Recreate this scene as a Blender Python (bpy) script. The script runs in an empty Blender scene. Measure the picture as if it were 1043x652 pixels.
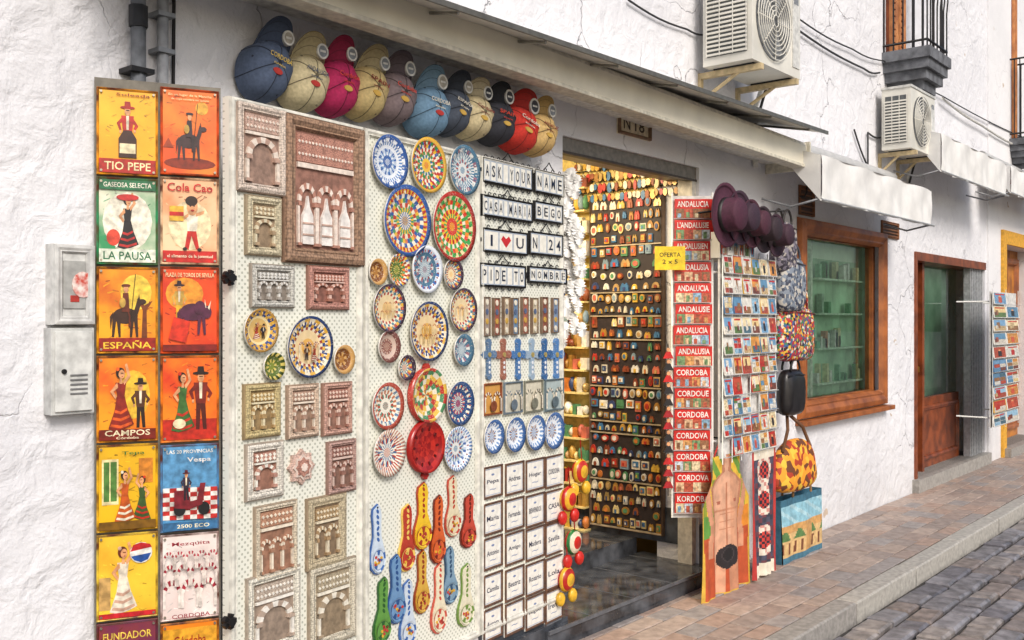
import bpy, math, random
from mathutils import Vector
random.seed(11)
rnd=random.random
uni=random.uniform
ch=random.choice
sin,cos,pi=math.sin,math.cos,math.pi

# ---------------- survey set-up: street wall runs along +X, street is at y<0 -------------
F=1000.0; VPX=1360.0; HZ=326.0
AL=math.atan((VPX-521.5)/F); SA,CA=sin(AL),cos(AL)
DIST=3.0; EYE=1.6
CAM=Vector((0,-DIST,EYE))
def ray(x,y):
    u=(x-521.5)/F; v=(HZ-y)/F
    return Vector((CA+u*SA, SA-u*CA, v))
class Plane:
    def __init__(s,O,A):
        s.O=Vector(O); s.A=Vector(A).normalized(); s.N=Vector((s.A.y,-s.A.x,0))
    def at(s,x,y=326,n=0):
        d=ray(x,y); t=((s.O+s.N*n)-CAM).dot(s.N)/d.dot(s.N)
        P=CAM+d*t
        return ((P-s.O).dot(s.A),P.z)
    def rect(s,x0,x1,y0,y1,n=0):
        xc=(x0+x1)/2
        return (s.at(x0,326,n)[0],s.at(x1,326,n)[0],s.at(xc,y1,n)[1],s.at(xc,y0,n)[1])
    def pt(s,a,z,n=0):
        p=s.O+s.A*a+s.N*n
        return (p.x,p.y,z)
W=Plane((0,0,0),(1,0,0))
def ground_pt(x,n):
    a=W.at(x,326,n)[0]; return Vector((a,-n,0))
p0=ground_pt(97,.03); p1=ground_pt(224,.2)
P=Plane(p0,p1-p0)
b0=ground_pt(232,.25); b1=ground_pt(573,.03)
B=Plane(b0,b1-b0)
SJ=W.at(712)[0]
J=Plane((SJ,0,0),(0,-1,0))
k0=ground_pt(684,.03)
K=Plane(k0,(SA,-CA,0))

# ---------------- materials -------------
def lin(h):
    if isinstance(h,tuple): return h
    h=h.lstrip('#'); c=[int(h[i:i+2],16)/255 for i in (0,2,4)]
    return tuple((x/12.92 if x<=.04045 else ((x+.055)/1.055)**2.4) for x in c)
cache={}
def newmat(name):
    m=bpy.data.materials.new(name); m.use_nodes=True
    nt=m.node_tree; return m,nt,nt.nodes['Principled BSDF']
def M(c,rough=.5,metal=0,var=.15,bump=0,scale=30,c2=None,spec=.5,coat=0):
    k=(c,rough,metal,var,bump,scale,c2,coat)
    if k in cache: return cache[k]
    m,nt,b=newmat('paint')
    N=nt.nodes; L=nt.links
    col=lin(c)
    b.inputs['Roughness'].default_value=rough; b.inputs['Metallic'].default_value=metal
    b.inputs['Coat Weight'].default_value=coat
    tc=N.new('ShaderNodeTexCoord'); no=N.new('ShaderNodeTexNoise')
    no.inputs['Scale'].default_value=scale; no.inputs['Detail'].default_value=5
    L.new(tc.outputs['Object'],no.inputs['Vector'])
    r=N.new('ShaderNodeValToRGB'); r.color_ramp.elements[0].position=.35; r.color_ramp.elements[1].position=.65
    d=lin(c2) if c2 else tuple(x*(1-2*var) for x in col)
    r.color_ramp.elements[0].color=(*d,1); r.color_ramp.elements[1].color=(*(col if c2 else tuple(min(1,x*(1+var*.3)) for x in col)),1)
    L.new(no.outputs['Fac'],r.inputs['Fac']); L.new(r.outputs['Color'],b.inputs['Base Color'])
    if bump:
        bp=N.new('ShaderNodeBump'); bp.inputs['Strength'].default_value=bump; bp.inputs['Distance'].default_value=.004
        vo=N.new('ShaderNodeTexNoise'); vo.inputs['Scale'].default_value=scale*4; vo.inputs['Detail'].default_value=3
        L.new(tc.outputs['Object'],vo.inputs['Vector']); L.new(vo.outputs['Fac'],bp.inputs['Height']); L.new(bp.outputs['Normal'],b.inputs['Normal'])
    cache[k]=m; return m
def ceramic(c): return M(c,.22,0,.07,0,40)
def painted(c):
    # hand-painted glaze: small brush dabs of a related tone over the base colour
    k=('pg',c)
    if k in cache: return cache[k]
    m,nt,b=newmat('painted_glaze'); N=nt.nodes; L=nt.links; col=lin(c)
    tc=N.new('ShaderNodeTexCoord'); v=N.new('ShaderNodeTexVoronoi'); v.inputs['Scale'].default_value=125
    L.new(tc.outputs['Object'],v.inputs['Vector']); r=N.new('ShaderNodeValToRGB')
    lum=sum(col)/3
    t=(.75,.66,.5) if lum<.4 else (.22,.28,.40)
    mixc=[x*.62+y*.38 for x,y in zip(col,t)]
    r.color_ramp.elements[0].color=(*mixc,1); r.color_ramp.elements[1].color=(*col,1)
    r.color_ramp.elements[0].position=.2; r.color_ramp.elements[1].position=.32
    L.new(v.outputs['Distance'],r.inputs['Fac']); L.new(r.outputs['Color'],b.inputs['Base Color']); b.inputs['Roughness'].default_value=.2
    cache[k]=m; return m
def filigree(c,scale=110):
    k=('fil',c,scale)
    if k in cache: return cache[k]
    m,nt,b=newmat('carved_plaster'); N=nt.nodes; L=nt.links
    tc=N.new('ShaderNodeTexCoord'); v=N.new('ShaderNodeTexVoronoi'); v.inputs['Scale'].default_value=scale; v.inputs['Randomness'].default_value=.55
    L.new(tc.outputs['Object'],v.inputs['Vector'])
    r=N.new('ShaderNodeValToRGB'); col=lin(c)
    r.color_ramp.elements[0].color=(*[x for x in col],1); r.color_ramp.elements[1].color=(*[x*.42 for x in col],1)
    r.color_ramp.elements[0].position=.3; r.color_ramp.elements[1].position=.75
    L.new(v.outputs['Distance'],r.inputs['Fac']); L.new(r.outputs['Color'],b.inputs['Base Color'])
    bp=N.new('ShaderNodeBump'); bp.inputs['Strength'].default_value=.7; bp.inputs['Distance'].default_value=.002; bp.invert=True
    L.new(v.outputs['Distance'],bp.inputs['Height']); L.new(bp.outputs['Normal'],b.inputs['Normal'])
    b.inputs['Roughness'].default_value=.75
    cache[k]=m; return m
def pattern(cols,scale=60,rough=.7,name='fabric'):
    k=('pat',tuple(cols),scale)
    if k in cache: return cache[k]
    m,nt,b=newmat(name); N=nt.nodes; L=nt.links
    tc=N.new('ShaderNodeTexCoord'); v=N.new('ShaderNodeTexVoronoi'); v.inputs['Scale'].default_value=scale
    L.new(tc.outputs['Object'],v.inputs['Vector'])
    s=N.new('ShaderNodeSeparateColor'); L.new(v.outputs['Color'],s.inputs['Color'])
    r=N.new('ShaderNodeValToRGB'); r.color_ramp.interpolation='CONSTANT'
    e=r.color_ramp.elements
    while len(e)<len(cols): e.new(.5)
    for i,c in enumerate(cols):
        e[i].position=i/len(cols); e[i].color=(*lin(c),1)
    L.new(s.outputs['Red'],r.inputs['Fac']); L.new(r.outputs['Color'],b.inputs['Base Color']); b.inputs['Roughness'].default_value=rough
    cache[k]=m; return m
def plaster(c1,c2,chips=True,rough_b=.5):
    m,nt,b=newmat('whitewashed_plaster'); N=nt.nodes; L=nt.links
    tc=N.new('ShaderNodeTexCoord')
    def noise(sc,det=6,dist=0):
        n=N.new('ShaderNodeTexNoise'); n.inputs['Scale'].default_value=sc; n.inputs['Detail'].default_value=det; n.inputs['Distortion'].default_value=dist
        L.new(tc.outputs['Object'],n.inputs['Vector']); return n
    n1=noise(1.3); r=N.new('ShaderNodeValToRGB'); r.color_ramp.elements[0].position=.3; r.color_ramp.elements[1].position=.6
    r.color_ramp.elements[0].color=(*c2,1); r.color_ramp.elements[1].color=(*c1,1); L.new(n1.outputs['Fac'],r.inputs['Fac'])
    sx=N.new('ShaderNodeSeparateXYZ'); L.new(tc.outputs['Object'],sx.inputs[0])
    mr=N.new('ShaderNodeMapRange'); mr.inputs['From Min'].default_value=0; mr.inputs['From Max'].default_value=.75; mr.inputs['To Min'].default_value=.75; mr.inputs['To Max'].default_value=0
    L.new(sx.outputs['Z'],mr.inputs['Value'])
    n3=noise(7); mul=N.new('ShaderNodeMath'); mul.operation='MULTIPLY'; L.new(mr.outputs[0],mul.inputs[0]); L.new(n3.outputs['Fac'],mul.inputs[1])
    mx=N.new('ShaderNodeMix'); mx.data_type='RGBA'; L.new(mul.outputs[0],mx.inputs['Factor']); L.new(r.outputs['Color'],mx.inputs['A']); mx.inputs['B'].default_value=(.42,.41,.40,1)
    out=mx.outputs['Result']
    # hairline cracks: distorted voronoi edges, shown only in patches
    nv=noise(2.5,5); vm=N.new('ShaderNodeVectorMath'); vm.operation='MULTIPLY_ADD'; vm.inputs[1].default_value=(.6,.6,.6)
    L.new(nv.outputs['Color'],vm.inputs[0]); L.new(tc.outputs['Object'],vm.inputs[2])
    vc=N.new('ShaderNodeTexVoronoi'); vc.feature='DISTANCE_TO_EDGE'; vc.inputs['Scale'].default_value=1.6; L.new(vm.outputs[0],vc.inputs['Vector'])
    lt=N.new('ShaderNodeMapRange'); lt.inputs['From Min'].default_value=.0; lt.inputs['From Max'].default_value=.007; lt.inputs['To Min'].default_value=1; lt.inputs['To Max'].default_value=0; L.new(vc.outputs['Distance'],lt.inputs['Value'])
    nm=noise(.9,2); rm=N.new('ShaderNodeMapRange'); rm.inputs['From Min'].default_value=.46; rm.inputs['From Max'].default_value=.6; L.new(nm.outputs['Fac'],rm.inputs['Value'])
    cm=N.new('ShaderNodeMath'); cm.operation='MULTIPLY'; L.new(lt.outputs[0],cm.inputs[0]); L.new(rm.outputs[0],cm.inputs[1])
    cs=N.new('ShaderNodeMath'); cs.operation='MULTIPLY'; cs.inputs[1].default_value=.5; L.new(cm.outputs[0],cs.inputs[0])
    mc=N.new('ShaderNodeMix'); mc.data_type='RGBA'; L.new(cs.outputs[0],mc.inputs['Factor']); L.new(out,mc.inputs['A']); mc.inputs['B'].default_value=(.3,.29,.3,1); out=mc.outputs['Result']
    if chips:
        n2=noise(3.1,4); r2=N.new('ShaderNodeValToRGB'); r2.color_ramp.elements[0].position=.70; r2.color_ramp.elements[1].position=.71
        r2.color_ramp.elements[0].color=(0,0,0,1); L.new(n2.outputs['Fac'],r2.inputs['Fac'])
        mx2=N.new('ShaderNodeMix'); mx2.data_type='RGBA'; L.new(r2.outputs['Color'],mx2.inputs['Factor']); L.new(out,mx2.inputs['A']); mx2.inputs['B'].default_value=(.5,.40,.31,1)
        out=mx2.outputs['Result']
    L.new(out,b.inputs['Base Color'])
    n4=noise(9,8,.6); n5=noise(70,3); ad=N.new('ShaderNodeMath'); ad.operation='MULTIPLY_ADD'; ad.inputs[1].default_value=.12
    L.new(n5.outputs['Fac'],ad.inputs[0]); L.new(n4.outputs['Fac'],ad.inputs[2])
    sb=N.new('ShaderNodeMath'); sb.operation='MULTIPLY_ADD'; sb.inputs[1].default_value=-.5; L.new(cm.outputs[0],sb.inputs[0]); L.new(ad.outputs[0],sb.inputs[2])
    bp=N.new('ShaderNodeBump'); bp.inputs['Strength'].default_value=rough_b; bp.inputs['Distance'].default_value=.03
    L.new(sb.outputs[0],bp.inputs['Height']); L.new(bp.outputs['Normal'],b.inputs['Normal']); b.inputs['Roughness'].default_value=.85
    return m
def pegboard():
    m,nt,b=newmat('perforated_board'); N=nt.nodes; L=nt.links
    tc=N.new('ShaderNodeTexCoord'); mp=N.new('ShaderNodeMapping'); mp.inputs['Rotation'].default_value=(0,pi/4,0)
    L.new(tc.outputs['Object'],mp.inputs['Vector'])
    v1=N.new('ShaderNodeVectorMath'); v1.operation='MULTIPLY'; v1.inputs[1].default_value=(58,0,58); L.new(mp.outputs[0],v1.inputs[0])
    v2=N.new('ShaderNodeVectorMath'); v2.operation='FRACTION'; L.new(v1.outputs[0],v2.inputs[0])
    v3=N.new('ShaderNodeVectorMath'); v3.operation='SUBTRACT'; v3.inputs[1].default_value=(.5,0,.5); L.new(v2.outputs[0],v3.inputs[0])
    v4=N.new('ShaderNodeVectorMath'); v4.operation='LENGTH'; L.new(v3.outputs[0],v4.inputs[0])
    lt=N.new('ShaderNodeMath'); lt.operation='LESS_THAN'; lt.inputs[1].default_value=.25; L.new(v4.outputs['Value'],lt.inputs[0])
    mx=N.new('ShaderNodeMix'); mx.data_type='RGBA'; mx.inputs['A'].default_value=(.74,.745,.66,1); mx.inputs['B'].default_value=(.42,.43,.36,1)
    L.new(lt.outputs[0],mx.inputs['Factor']); L.new(mx.outputs['Result'],b.inputs['Base Color']); b.inputs['Roughness'].default_value=.45
    return m
def glass(tint):
    m=bpy.data.materials.new('window_glass'); m.use_nodes=True; nt=m.node_tree; N=nt.nodes; L=nt.links; N.clear()
    o=N.new('ShaderNodeOutputMaterial'); t=N.new('ShaderNodeBsdfTransparent'); g=N.new('ShaderNodeBsdfGlossy'); mx=N.new('ShaderNodeMixShader')
    t.inputs[0].default_value=(*tint,1); g.inputs['Roughness'].default_value=.02; g.inputs[0].default_value=(.9,.95,.95,1)
    fr=N.new('ShaderNodeFresnel'); fr.inputs[0].default_value=1.7
    L.new(fr.outputs[0],mx.inputs[0]); L.new(t.outputs[0],mx.inputs[1]); L.new(g.outputs[0],mx.inputs[2]); L.new(mx.outputs[0],o.inputs[0])
    return m
def emis(c,s):
    m,nt,b=newmat('lamp_glow'); b.inputs['Emission Color'].default_value=(*c,1); b.inputs['Emission Strength'].default_value=s; return m

WHITE=plaster((.76,.76,.785),(.66,.66,.69),True,.8)
WHITE2=plaster((.78,.775,.785),(.70,.70,.715),True,.3)
PEG=pegboard()
WOOD=M('#a8622f',.45,0,.3,.3,8,c2='#7a4220')
DWOOD=M('#8f4824',.4,0,.3,.3,8,c2='#5e2c15')
IRON=M('#1d1c1e',.5,.3,.1)
GREYM=M('#8d8f92',.45,.4,.1)
WMETAL=M('#dcdcd8',.4,0,.06,0,6)
CREAM=M('#eee8d4',.5,0,.06,0,5)

# ---------------- mesh builder -------------
tcache={}
def text_mesh(s):
    if s in tcache: return tcache[s]
    cu=bpy.data.curves.new('t','FONT'); cu.body=s; cu.size=1; cu.align_x='CENTER'; cu.resolution_u=2; cu.offset=.012
    ob=bpy.data.objects.new('t',cu); bpy.context.scene.collection.objects.link(ob)
    me=bpy.data.meshes.new_from_object(ob.evaluated_get(bpy.context.evaluated_depsgraph_get()))
    vs=[(v.co.x,v.co.y) for v in me.vertices]; fs=[tuple(p.vertices) for p in me.polygons]
    bpy.data.objects.remove(ob); bpy.data.curves.remove(cu); bpy.data.meshes.remove(me)
    if vs:
        x0=min(v[0] for v in vs);x1=max(v[0] for v in vs);y0=min(v[1] for v in vs);y1=max(v[1] for v in vs)
        vs=[((x-x0)/(x1-x0)-.5,(y-y0)/(y1-y0)-.5) for x,y in vs]
    tcache[s]=(vs,fs); return tcache[s]
class Mesh:
    def __init__(s,plane): s.p=plane; s.v=[];s.f=[];s.m=[];s.s=[];s.mats=[];s.idx={}
    def mi(s,m):
        if m.name not in s.idx: s.idx[m.name]=len(s.mats); s.mats.append(m)
        return s.idx[m.name]
    def add(s,vs,fs,mat,smooth=False):
        o=len(s.v); s.v+= [s.p.pt(*v) for v in vs]
        for i,f in enumerate(fs):
            s.f.append(tuple(o+j for j in f)); s.m.append(s.mi(mat[i] if isinstance(mat,list) else mat)); s.s.append(smooth)
    def box(s,a0,a1,z0,z1,n0,n1,mat):
        s.add([(a0,z0,n0),(a1,z0,n0),(a1,z1,n0),(a0,z1,n0),(a0,z0,n1),(a1,z0,n1),(a1,z1,n1),(a0,z1,n1)],
          [(4,5,6,7),(1,0,3,2),(0,4,7,3),(5,1,2,6),(7,6,2,3),(0,1,5,4)],mat)
    def poly(s,pts,n0,n1,mat):
        k=len(pts); vs=[(a,z,n1) for a,z in pts]+[(a,z,n0) for a,z in pts]
        fs=[tuple(range(k))]+[(i,(i+k),(i+1)%k+k,(i+1)%k) for i in range(k)]
        s.add(vs,fs,mat)
    def ell(s,a,z,ra,rz,n0,n1,mat,k=18,rot=0):
        pts=[]
        for i in range(k):
            t=2*pi*i/k; x,y=ra*cos(t),rz*sin(t)
            pts.append((a+x*cos(rot)-y*sin(rot),z+x*sin(rot)+y*cos(rot)))
        s.poly(pts,n0,n1,mat)
    def lathe(s,a,z,n,ra,rz,prof,segs,matfn,smooth=True):
        vs=[];fs=[];ms=[]
        for r,dn in prof:
            for i in range(segs):
                t=2*pi*i/segs; vs.append((a+ra*r*cos(t),z+rz*r*sin(t),n+dn))
        for j in range(len(prof)-1):
            for i in range(segs):
                i2=(i+1)%segs
                fs.append((j*segs+i,(j+1)*segs+i,(j+1)*segs+i2,j*segs+i2)); ms.append(matfn(j,i) if callable(matfn) else matfn)
        s.add(vs,fs,ms,smooth)
    def tube(s,path,r,mat,k=7):
        pts=[Vector(p) for p in path]; vs=[];fs=[]
        for i,p in enumerate(pts):
            d=(pts[min(i+1,len(pts)-1)]-pts[max(i-1,0)]).normalized()
            u=d.orthogonal().normalized() if i==0 else (u-d*u.dot(d)).normalized()
            w=d.cross(u); rr=r[i] if isinstance(r,list) else r
            for j in range(k):
                t=2*pi*j/k; q=p+u*(rr*cos(t))+w*(rr*sin(t)); vs.append(tuple(q))
        for i in range(len(pts)-1):
            for j in range(k):
                j2=(j+1)%k; fs.append((i*k+j,i*k+j2,(i+1)*k+j2,(i+1)*k+j))
        fs.append(tuple(range(k))); fs.append(tuple((len(pts)-1)*k+j for j in range(k)))
        s.add(vs,fs,mat,True)
    def text(s,st,a,z,w,h,n,mat,rot=0):
        vs,fs=text_mesh(st)
        s.add([(a+x*w*cos(rot)-y*h*sin(rot),z+y*h*cos(rot)+x*w*sin(rot),n) for x,y in vs],fs,mat)
    def frame(s,a0,a1,z0,z1,w,n0,n1,mat,nin=None):
        nin=nin if nin is not None else n0
        o=[(a0,z0),(a1,z0),(a1,z1),(a0,z1)]
        def ins(d): return [(a0+d,z0+d),(a1-d,z0+d),(a1-d,z1-d),(a0+d,z1-d)]
        rings=[(o,n0),(ins(w*.08),n1*.8+n0*.2),(ins(w*.4),n1),(ins(w*.7),n1*.6+nin*.4),(ins(w*.8),n1*.75+nin*.25),(ins(w),nin)]
        vs=[];fs=[]
        for r,n in rings: vs+=[(a,z,n) for a,z in r]
        for j in range(len(rings)-1):
            for i in range(4): fs.append((j*4+i,j*4+(i+1)%4,(j+1)*4+(i+1)%4,(j+1)*4+i))
        s.add(vs,fs,mat)
    def blob(s,a,z,n,ra,rz,rn,mat,e=.6,ks=20,kr=12,tap=0):
        def sp(x,e): return math.copysign(abs(x)**e,x)
        vs=[];fs=[]
        for j in range(kr+1):
            ph=-pi/2+pi*j/kr
            for i in range(ks):
                th=2*pi*i/ks; q=1-tap*sin(ph)
                vs.append((a+ra*q*sp(cos(ph),e)*sp(cos(th),e),z+rz*sp(sin(ph),e),n+rn*q*sp(cos(ph),.8)*sp(sin(th),1)*(1+.12*sin(7*th+3*ph))))
        for j in range(kr):
            for i in range(ks):
                fs.append((j*ks+i,j*ks+(i+1)%ks,(j+1)*ks+(i+1)%ks,(j+1)*ks+i))
        s.add(vs,fs,mat,True)
    def cloth(s,a0,a1,z0,z1,nfn,cfn,ka,kz,shape=None):
        vs=[];fs=[];ms=[]
        for j in range(kz+1):
            v=j/kz; l,r=shape(v) if shape else (0,1)
            for i in range(ka+1):
                u=l+(r-l)*i/ka
                vs.append((a0+(a1-a0)*u,z0+(z1-z0)*v,nfn(u,v)))
        for j in range(kz):
            for i in range(ka):
                v=(j+.5)/kz; l,r=shape(v) if shape else (0,1); u=l+(r-l)*(i+.5)/ka
                fs.append((j*(ka+1)+i,j*(ka+1)+i+1,(j+1)*(ka+1)+i+1,(j+1)*(ka+1)+i)); ms.append(cfn(u,v))
        s.add(vs,fs,ms,True)
    def done(s,name,parent=None,center=True,bevel=0):
        me=bpy.data.meshes.new(name)
        c=Vector((0,0,0))
        if center:
            mn=[min(v[i] for v in s.v) for i in range(3)]; mx=[max(v[i] for v in s.v) for i in range(3)]
            c=Vector([(mn[i]+mx[i])/2 for i in range(3)])
        me.from_pydata([(v[0]-c.x,v[1]-c.y,v[2]-c.z) for v in s.v],[],s.f)
        for m in s.mats: me.materials.append(m)
        me.polygons.foreach_set('material_index',s.m); me.polygons.foreach_set('use_smooth',s.s)
        me.update()
        ob=bpy.data.objects.new(name,me); ob.location=c
        bpy.context.scene.collection.objects.link(ob)
        if parent: ob.parent=parent
        if bevel:
            bv=ob.modifiers.new('b','BEVEL'); bv.width=bevel; bv.segments=2; bv.limit_method='ANGLE'
        return ob

# ---------------- buildings -------------
door1=(W.at(573)[0],SJ,0.0,W.at(700,168)[1])
win=W.rect(815,898,237,412)
door2=W.rect(931,1003,262,490); door2=(door2[0],door2[1],.12,door2[3])
d3=W.at(1021)[0]; door3=(d3,d3+1.6,.1,W.at(1035,252)[1])
BE=W.at(1005)[0]
def wall(name,a0,a1,z1,ops,mat,th=.3,n=0):
    b=Mesh(W)
    xs=sorted({a0,a1,*[o[0] for o in ops],*[o[1] for o in ops]}); zs=sorted({-.05,z1,*[o[2] for o in ops],*[o[3] for o in ops]})
    for i in range(len(xs)-1):
        for j in range(len(zs)-1):
            cx=(xs[i]+xs[i+1])/2; cz=(zs[j]+zs[j+1])/2
            if any(o[0]<cx<o[1] and o[2]<cz<o[3] for o in ops): continue
            b.add([(xs[i],zs[j],n),(xs[i+1],zs[j],n),(xs[i+1],zs[j+1],n),(xs[i],zs[j+1],n)],[(0,1,2,3)],mat)
    for o in ops:
        x0,x1,y0,y1=o
        b.add([(x0,y0,n),(x0,y1,n),(x0,y1,n-th),(x0,y0,n-th)],[(0,1,2,3)],mat)
        b.add([(x1,y0,n),(x1,y1,n),(x1,y1,n-th),(x1,y0,n-th)],[(0,1,2,3)],mat)
        b.add([(x0,y1,n),(x1,y1,n),(x1,y1,n-th),(x0,y1,n-th)],[(0,1,2,3)],mat)
        b.add([(x0,y0,n),(x1,y0,n),(x1,y0,n-th),(x0,y0,n-th)],[(0,1,2,3)],mat)
    b.add([(a0,-.05,n),(a0,z1,n),(a0,z1,-6),(a0,-.05,-6)],[(0,1,2,3)],mat)
    b.add([(a1,-.05,n),(a1,z1,n),(a1,z1,-6),(a1,-.05,-6)],[(0,1,2,3)],mat)
    b.add([(a0,z1,n),(a1,z1,n),(a1,z1,-6),(a0,z1,-6)],[(0,1,2,3)],M('#9a6b50',.8))
    b.add([(a0,-.05,-6),(a1,-.05,-6),(a1,z1,-6),(a0,z1,-6)],[(0,1,2,3)],mat)
    return b.done(name,center=False)
bld=wall('white_building',-6,BE,7,[door1,win,door2],WHITE)
bld2=wall('white_building',BE+.002,32,6.4,[door3],WHITE2,n=.02)

# window in wooden frame
b=Mesh(W); a0,a1,z0,z1=win
b.frame(a0-.06,a1+.05,z0-.06,z1+.06,.13,.002,.05,WOOD)
b.box(a0+.02,a1-.02,z0+.02,z0+.07,-.12,-.05,WOOD); b.box(a0+.02,a1-.02,z1-.07,z1-.02,-.12,-.05,WOOD)
b.box(a0+.02,a0+.07,z0+.07,z1-.07,-.12,-.05,WOOD); b.box(a1-.07,a1-.02,z0+.07,z1-.07,-.12,-.05,WOOD)
b.box(a0-.09,a1+.08,z0-.1,z0-.062,.0,.09,WOOD)
b.add([(a0+.05,z0+.05,-.085),(a1-.05,z0+.05,-.085),(a1-.05,z1-.05,-.085),(a0+.05,z1-.05,-.085)],[(0,1,2,3)],glass((.86,.99,.90)))
b.done('shop_window',bld,bevel=.004)
b=Mesh(W)
b.cloth(a0-.02,a1+.02,z0,z1,lambda u,v:-.22+.012*sin(u*70),lambda u,v:M('#e9f6ea',.9,0,.08,0,3) if u<.34 or v>.86 else M('#bfe3c8',.6,0,.22,0,4),60,14)
wc=a0+(a1-a0)*.36
b.box(wc-.02,wc+.02,z0,z1,-.20,-.17,M('#e9efe6',.4))
for i in range(4): b.box(wc+.04,a1-.1,z0+.15+i*.28,z0+.165+i*.28,-.205,-.13,M('#dcefe0',.3))
for i in range(30):
    x=uni(wc+.06,a1-.15); zz=z0+.165+.28*random.randrange(4); b.box(x,x+uni(.03,.06),zz,zz+uni(.05,.16),-.19,-.15,M(ch(['#6fb08a','#e9e2c0','#c99078','#98cab0','#eeeeee','#a8c4b4']),.4))
b.done('window_display_shelf',bld)

# second door
b=Mesh(W); a0,a1,z0,z1=door2
b.box(a0,a0+.06,z0,z1,-.25,.015,DWOOD); b.box(a0+.06,a1-.0,z1-.08,z1,-.25,.015,DWOOD)
b.box(a0+.06,a0+.5,z0,z1-.08,-.2,-.14,DWOOD)
b.frame(a0+.12,a0+.44,z0+.15,z0+.8,.05,-.14,-.11,DWOOD); b.frame(a0+.12,a0+.44,z0+.95,z1-.2,.05,-.14,-.11,DWOOD)
b.box(a0+.5,a0+.56,z0,z1-.08,-.25,-.08,DWOOD)
b.add([(a0+.56,z0+.7,-.18),(a1-.45,z0+.7,-.18),(a1-.45,z1-.08,-.18),(a0+.56,z1-.08,-.18)],[(0,1,2,3)],glass((.8,.95,.85)))
b.box(a0+.56,a1-.45,z0,z0+.7,-.2,-.15,DWOOD); b.frame(a0+.6,a1-.5,z0+.08,z0+.62,.05,-.15,-.125,DWOOD)
b.box(a0+.56,a1-.45,z0,z1-.08,-.30,-.28,M('#bfe0cc',.5,c2='#8ab49a',scale=4))
for i in range(14):
    x=a1-.45+i*.032; b.box(x,x+.026,z0,z1-.08,-.1,-.03+.01*(i%2),M('#b4b6b8',.45,.3))
b.box(a0-.05,a1+.05,-.01,.12,-.3,.06,M('#a09c96',.7,bump=.4))
b.ell(a0+.46,z0+1.0,.015,.03,-.14,-.10,M('#c9a24a',.3,.8),10)
b.done('wooden_door',bld)
b=Mesh(W); a0,a1,z0,z1=door3
OC=M('#e0a636',.7,bump=.2)
b.box(a0-.16,a0,0,z1+.16,.022,.05,OC); b.box(a1,a1+.16,0,z1+.16,.022,.05,OC); b.box(a0,a1,z1,z1+.16,.022,.05,OC)
b.box(a0,a1,z0,z1,-.28,-.2,M('#c07a2a',.5,c2='#80481a',scale=6))
b.frame(a0+.1,a0+.75,z0+.1,z1-.1,.1,-.2,-.15,WOOD); b.frame(a0+.85,a1-.1,z0+.1,z1-.1,.1,-.2,-.15,WOOD)
b.box(a0-.1,a1+.1,0,z0,-.28,.12,M('#9a9690',.7))
b.done('ochre_door',bld2)
for (x0,x1,y0,y1) in [(813,828,190,220),(897,914,226,243)]:
    a0,a1,z0,z1=W.rect(x0,x1,y0,y1); b=Mesh(W); m=M('#8a5a38',.6)
    b.frame(a0,a1,z0,z1,.015,0,.02,m); b.box(a0,a1,z0,z1,-.005,.004,M('#4a2c1a'))
    k=5
    for i in range(k): zz=z0+(z1-z0)*(i+.6)/(k+.4); b.box(a0+.01,a1-.01,zz,zz+.01,.004,.015,m)
    b.done('wall_vent',bld)
a0,a1,z0,z1=W.rect(628,661,115,140); b=Mesh(W)
b.frame(a0,a1,z0,z1,.02,0,.025,M('#7f6248',.5),nin=.008); b.box(a0,a1,z0,z1,0,.008,M('#e4d6b6',.4))
b.text('N',a0+(a1-a0)*.27,(z0+z1)/2,(a1-a0)*.2,(z1-z0)*.5,.01,M('#40301f')); b.text('18',a0+(a1-a0)*.66,(z0+z1)/2,(a1-a0)*.3,(z1-z0)*.5,.01,M('#40301f'))
b.done('house_number_sign')

# ---------------- doorway + inside -------------
a0,a1,z0,z1=door1
YEL=M('#e6bb48',.6,0,.12,0,4)
MARB=M('#2a2c30',.1,0,.3,0,9,c2='#55585e')
b=Mesh(W)
b.box(a0-.25,SJ+.06,-.04,.10,-.45,.1,MARB)
b.box(a0-.25,SJ,-.04,.20,-3.2,-.452,MARB)
b.box(a0-.25,SJ+.06,.085,.102,.1,.112,M('#5f6268',.3))
for i in range(4): xx=a0+.1+i*.4; b.box(xx,xx+.004,.1,.1015,-.45,.1,M('#6a6d72',.4))
b.done('shop_doorstep',bevel=.004)
b=Mesh(W)
b.add([(a0-.9,.1,-3.2),(SJ+3,.1,-3.2),(SJ+3,2.8,-3.2),(a0-.9,2.8,-3.2)],[(0,1,2,3)],YEL)
b.add([(a0-.9,.1,-.31),(a0-.9,.1,-3.2),(a0-.9,2.8,-3.2),(a0-.9,2.8,-.31)],[(0,1,2,3)],YEL)
b.add([(a0-.9,2.75,-.31),(SJ+3,2.75,-.31),(SJ+3,2.75,-3.2),(a0-.9,2.75,-3.2)],[(0,1,2,3)],M('#e8dcc0'))
b.box(SJ,SJ+.1,.2,2.74,-1.25,-.302,M('#f0d680',.6))
b.box(SJ-.012,SJ,.2,.42,-1.25,-.05,MARB)
b.done('shop_interior',bld)
b=Mesh(W); DM=M('#8c8378',.4,.5)
b.box(a0,a1,z1-.07,z1-.0,-.2,-.02,DM); b.box(a0,a1,z1-.085,z1-.072,-.06,-.015,M('#4a4038')); b.box(a1-.05,a1-.002,.1,z1-.07,-.12,-.02,M('#d8d2c4',.5))
b.box(a1+.0,a1+.06,0,.34,.001,.035,MARB)
b.done('roller_door_frame',bld)
b=Mesh(W); b.box(4.0,4.9,2.70,2.74,-.9,-.6,emis((1,.8,.5),8)); b.frame(3.96,4.94,2.7,2.745,.03,-.95,-.55,WMETAL)
b.done('ceiling_lamp')
ld=bpy.data.lights.new('ceiling_lamp_light','AREA'); ld.energy=58; ld.color=(1,.82,.55); ld.size=.9
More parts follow.
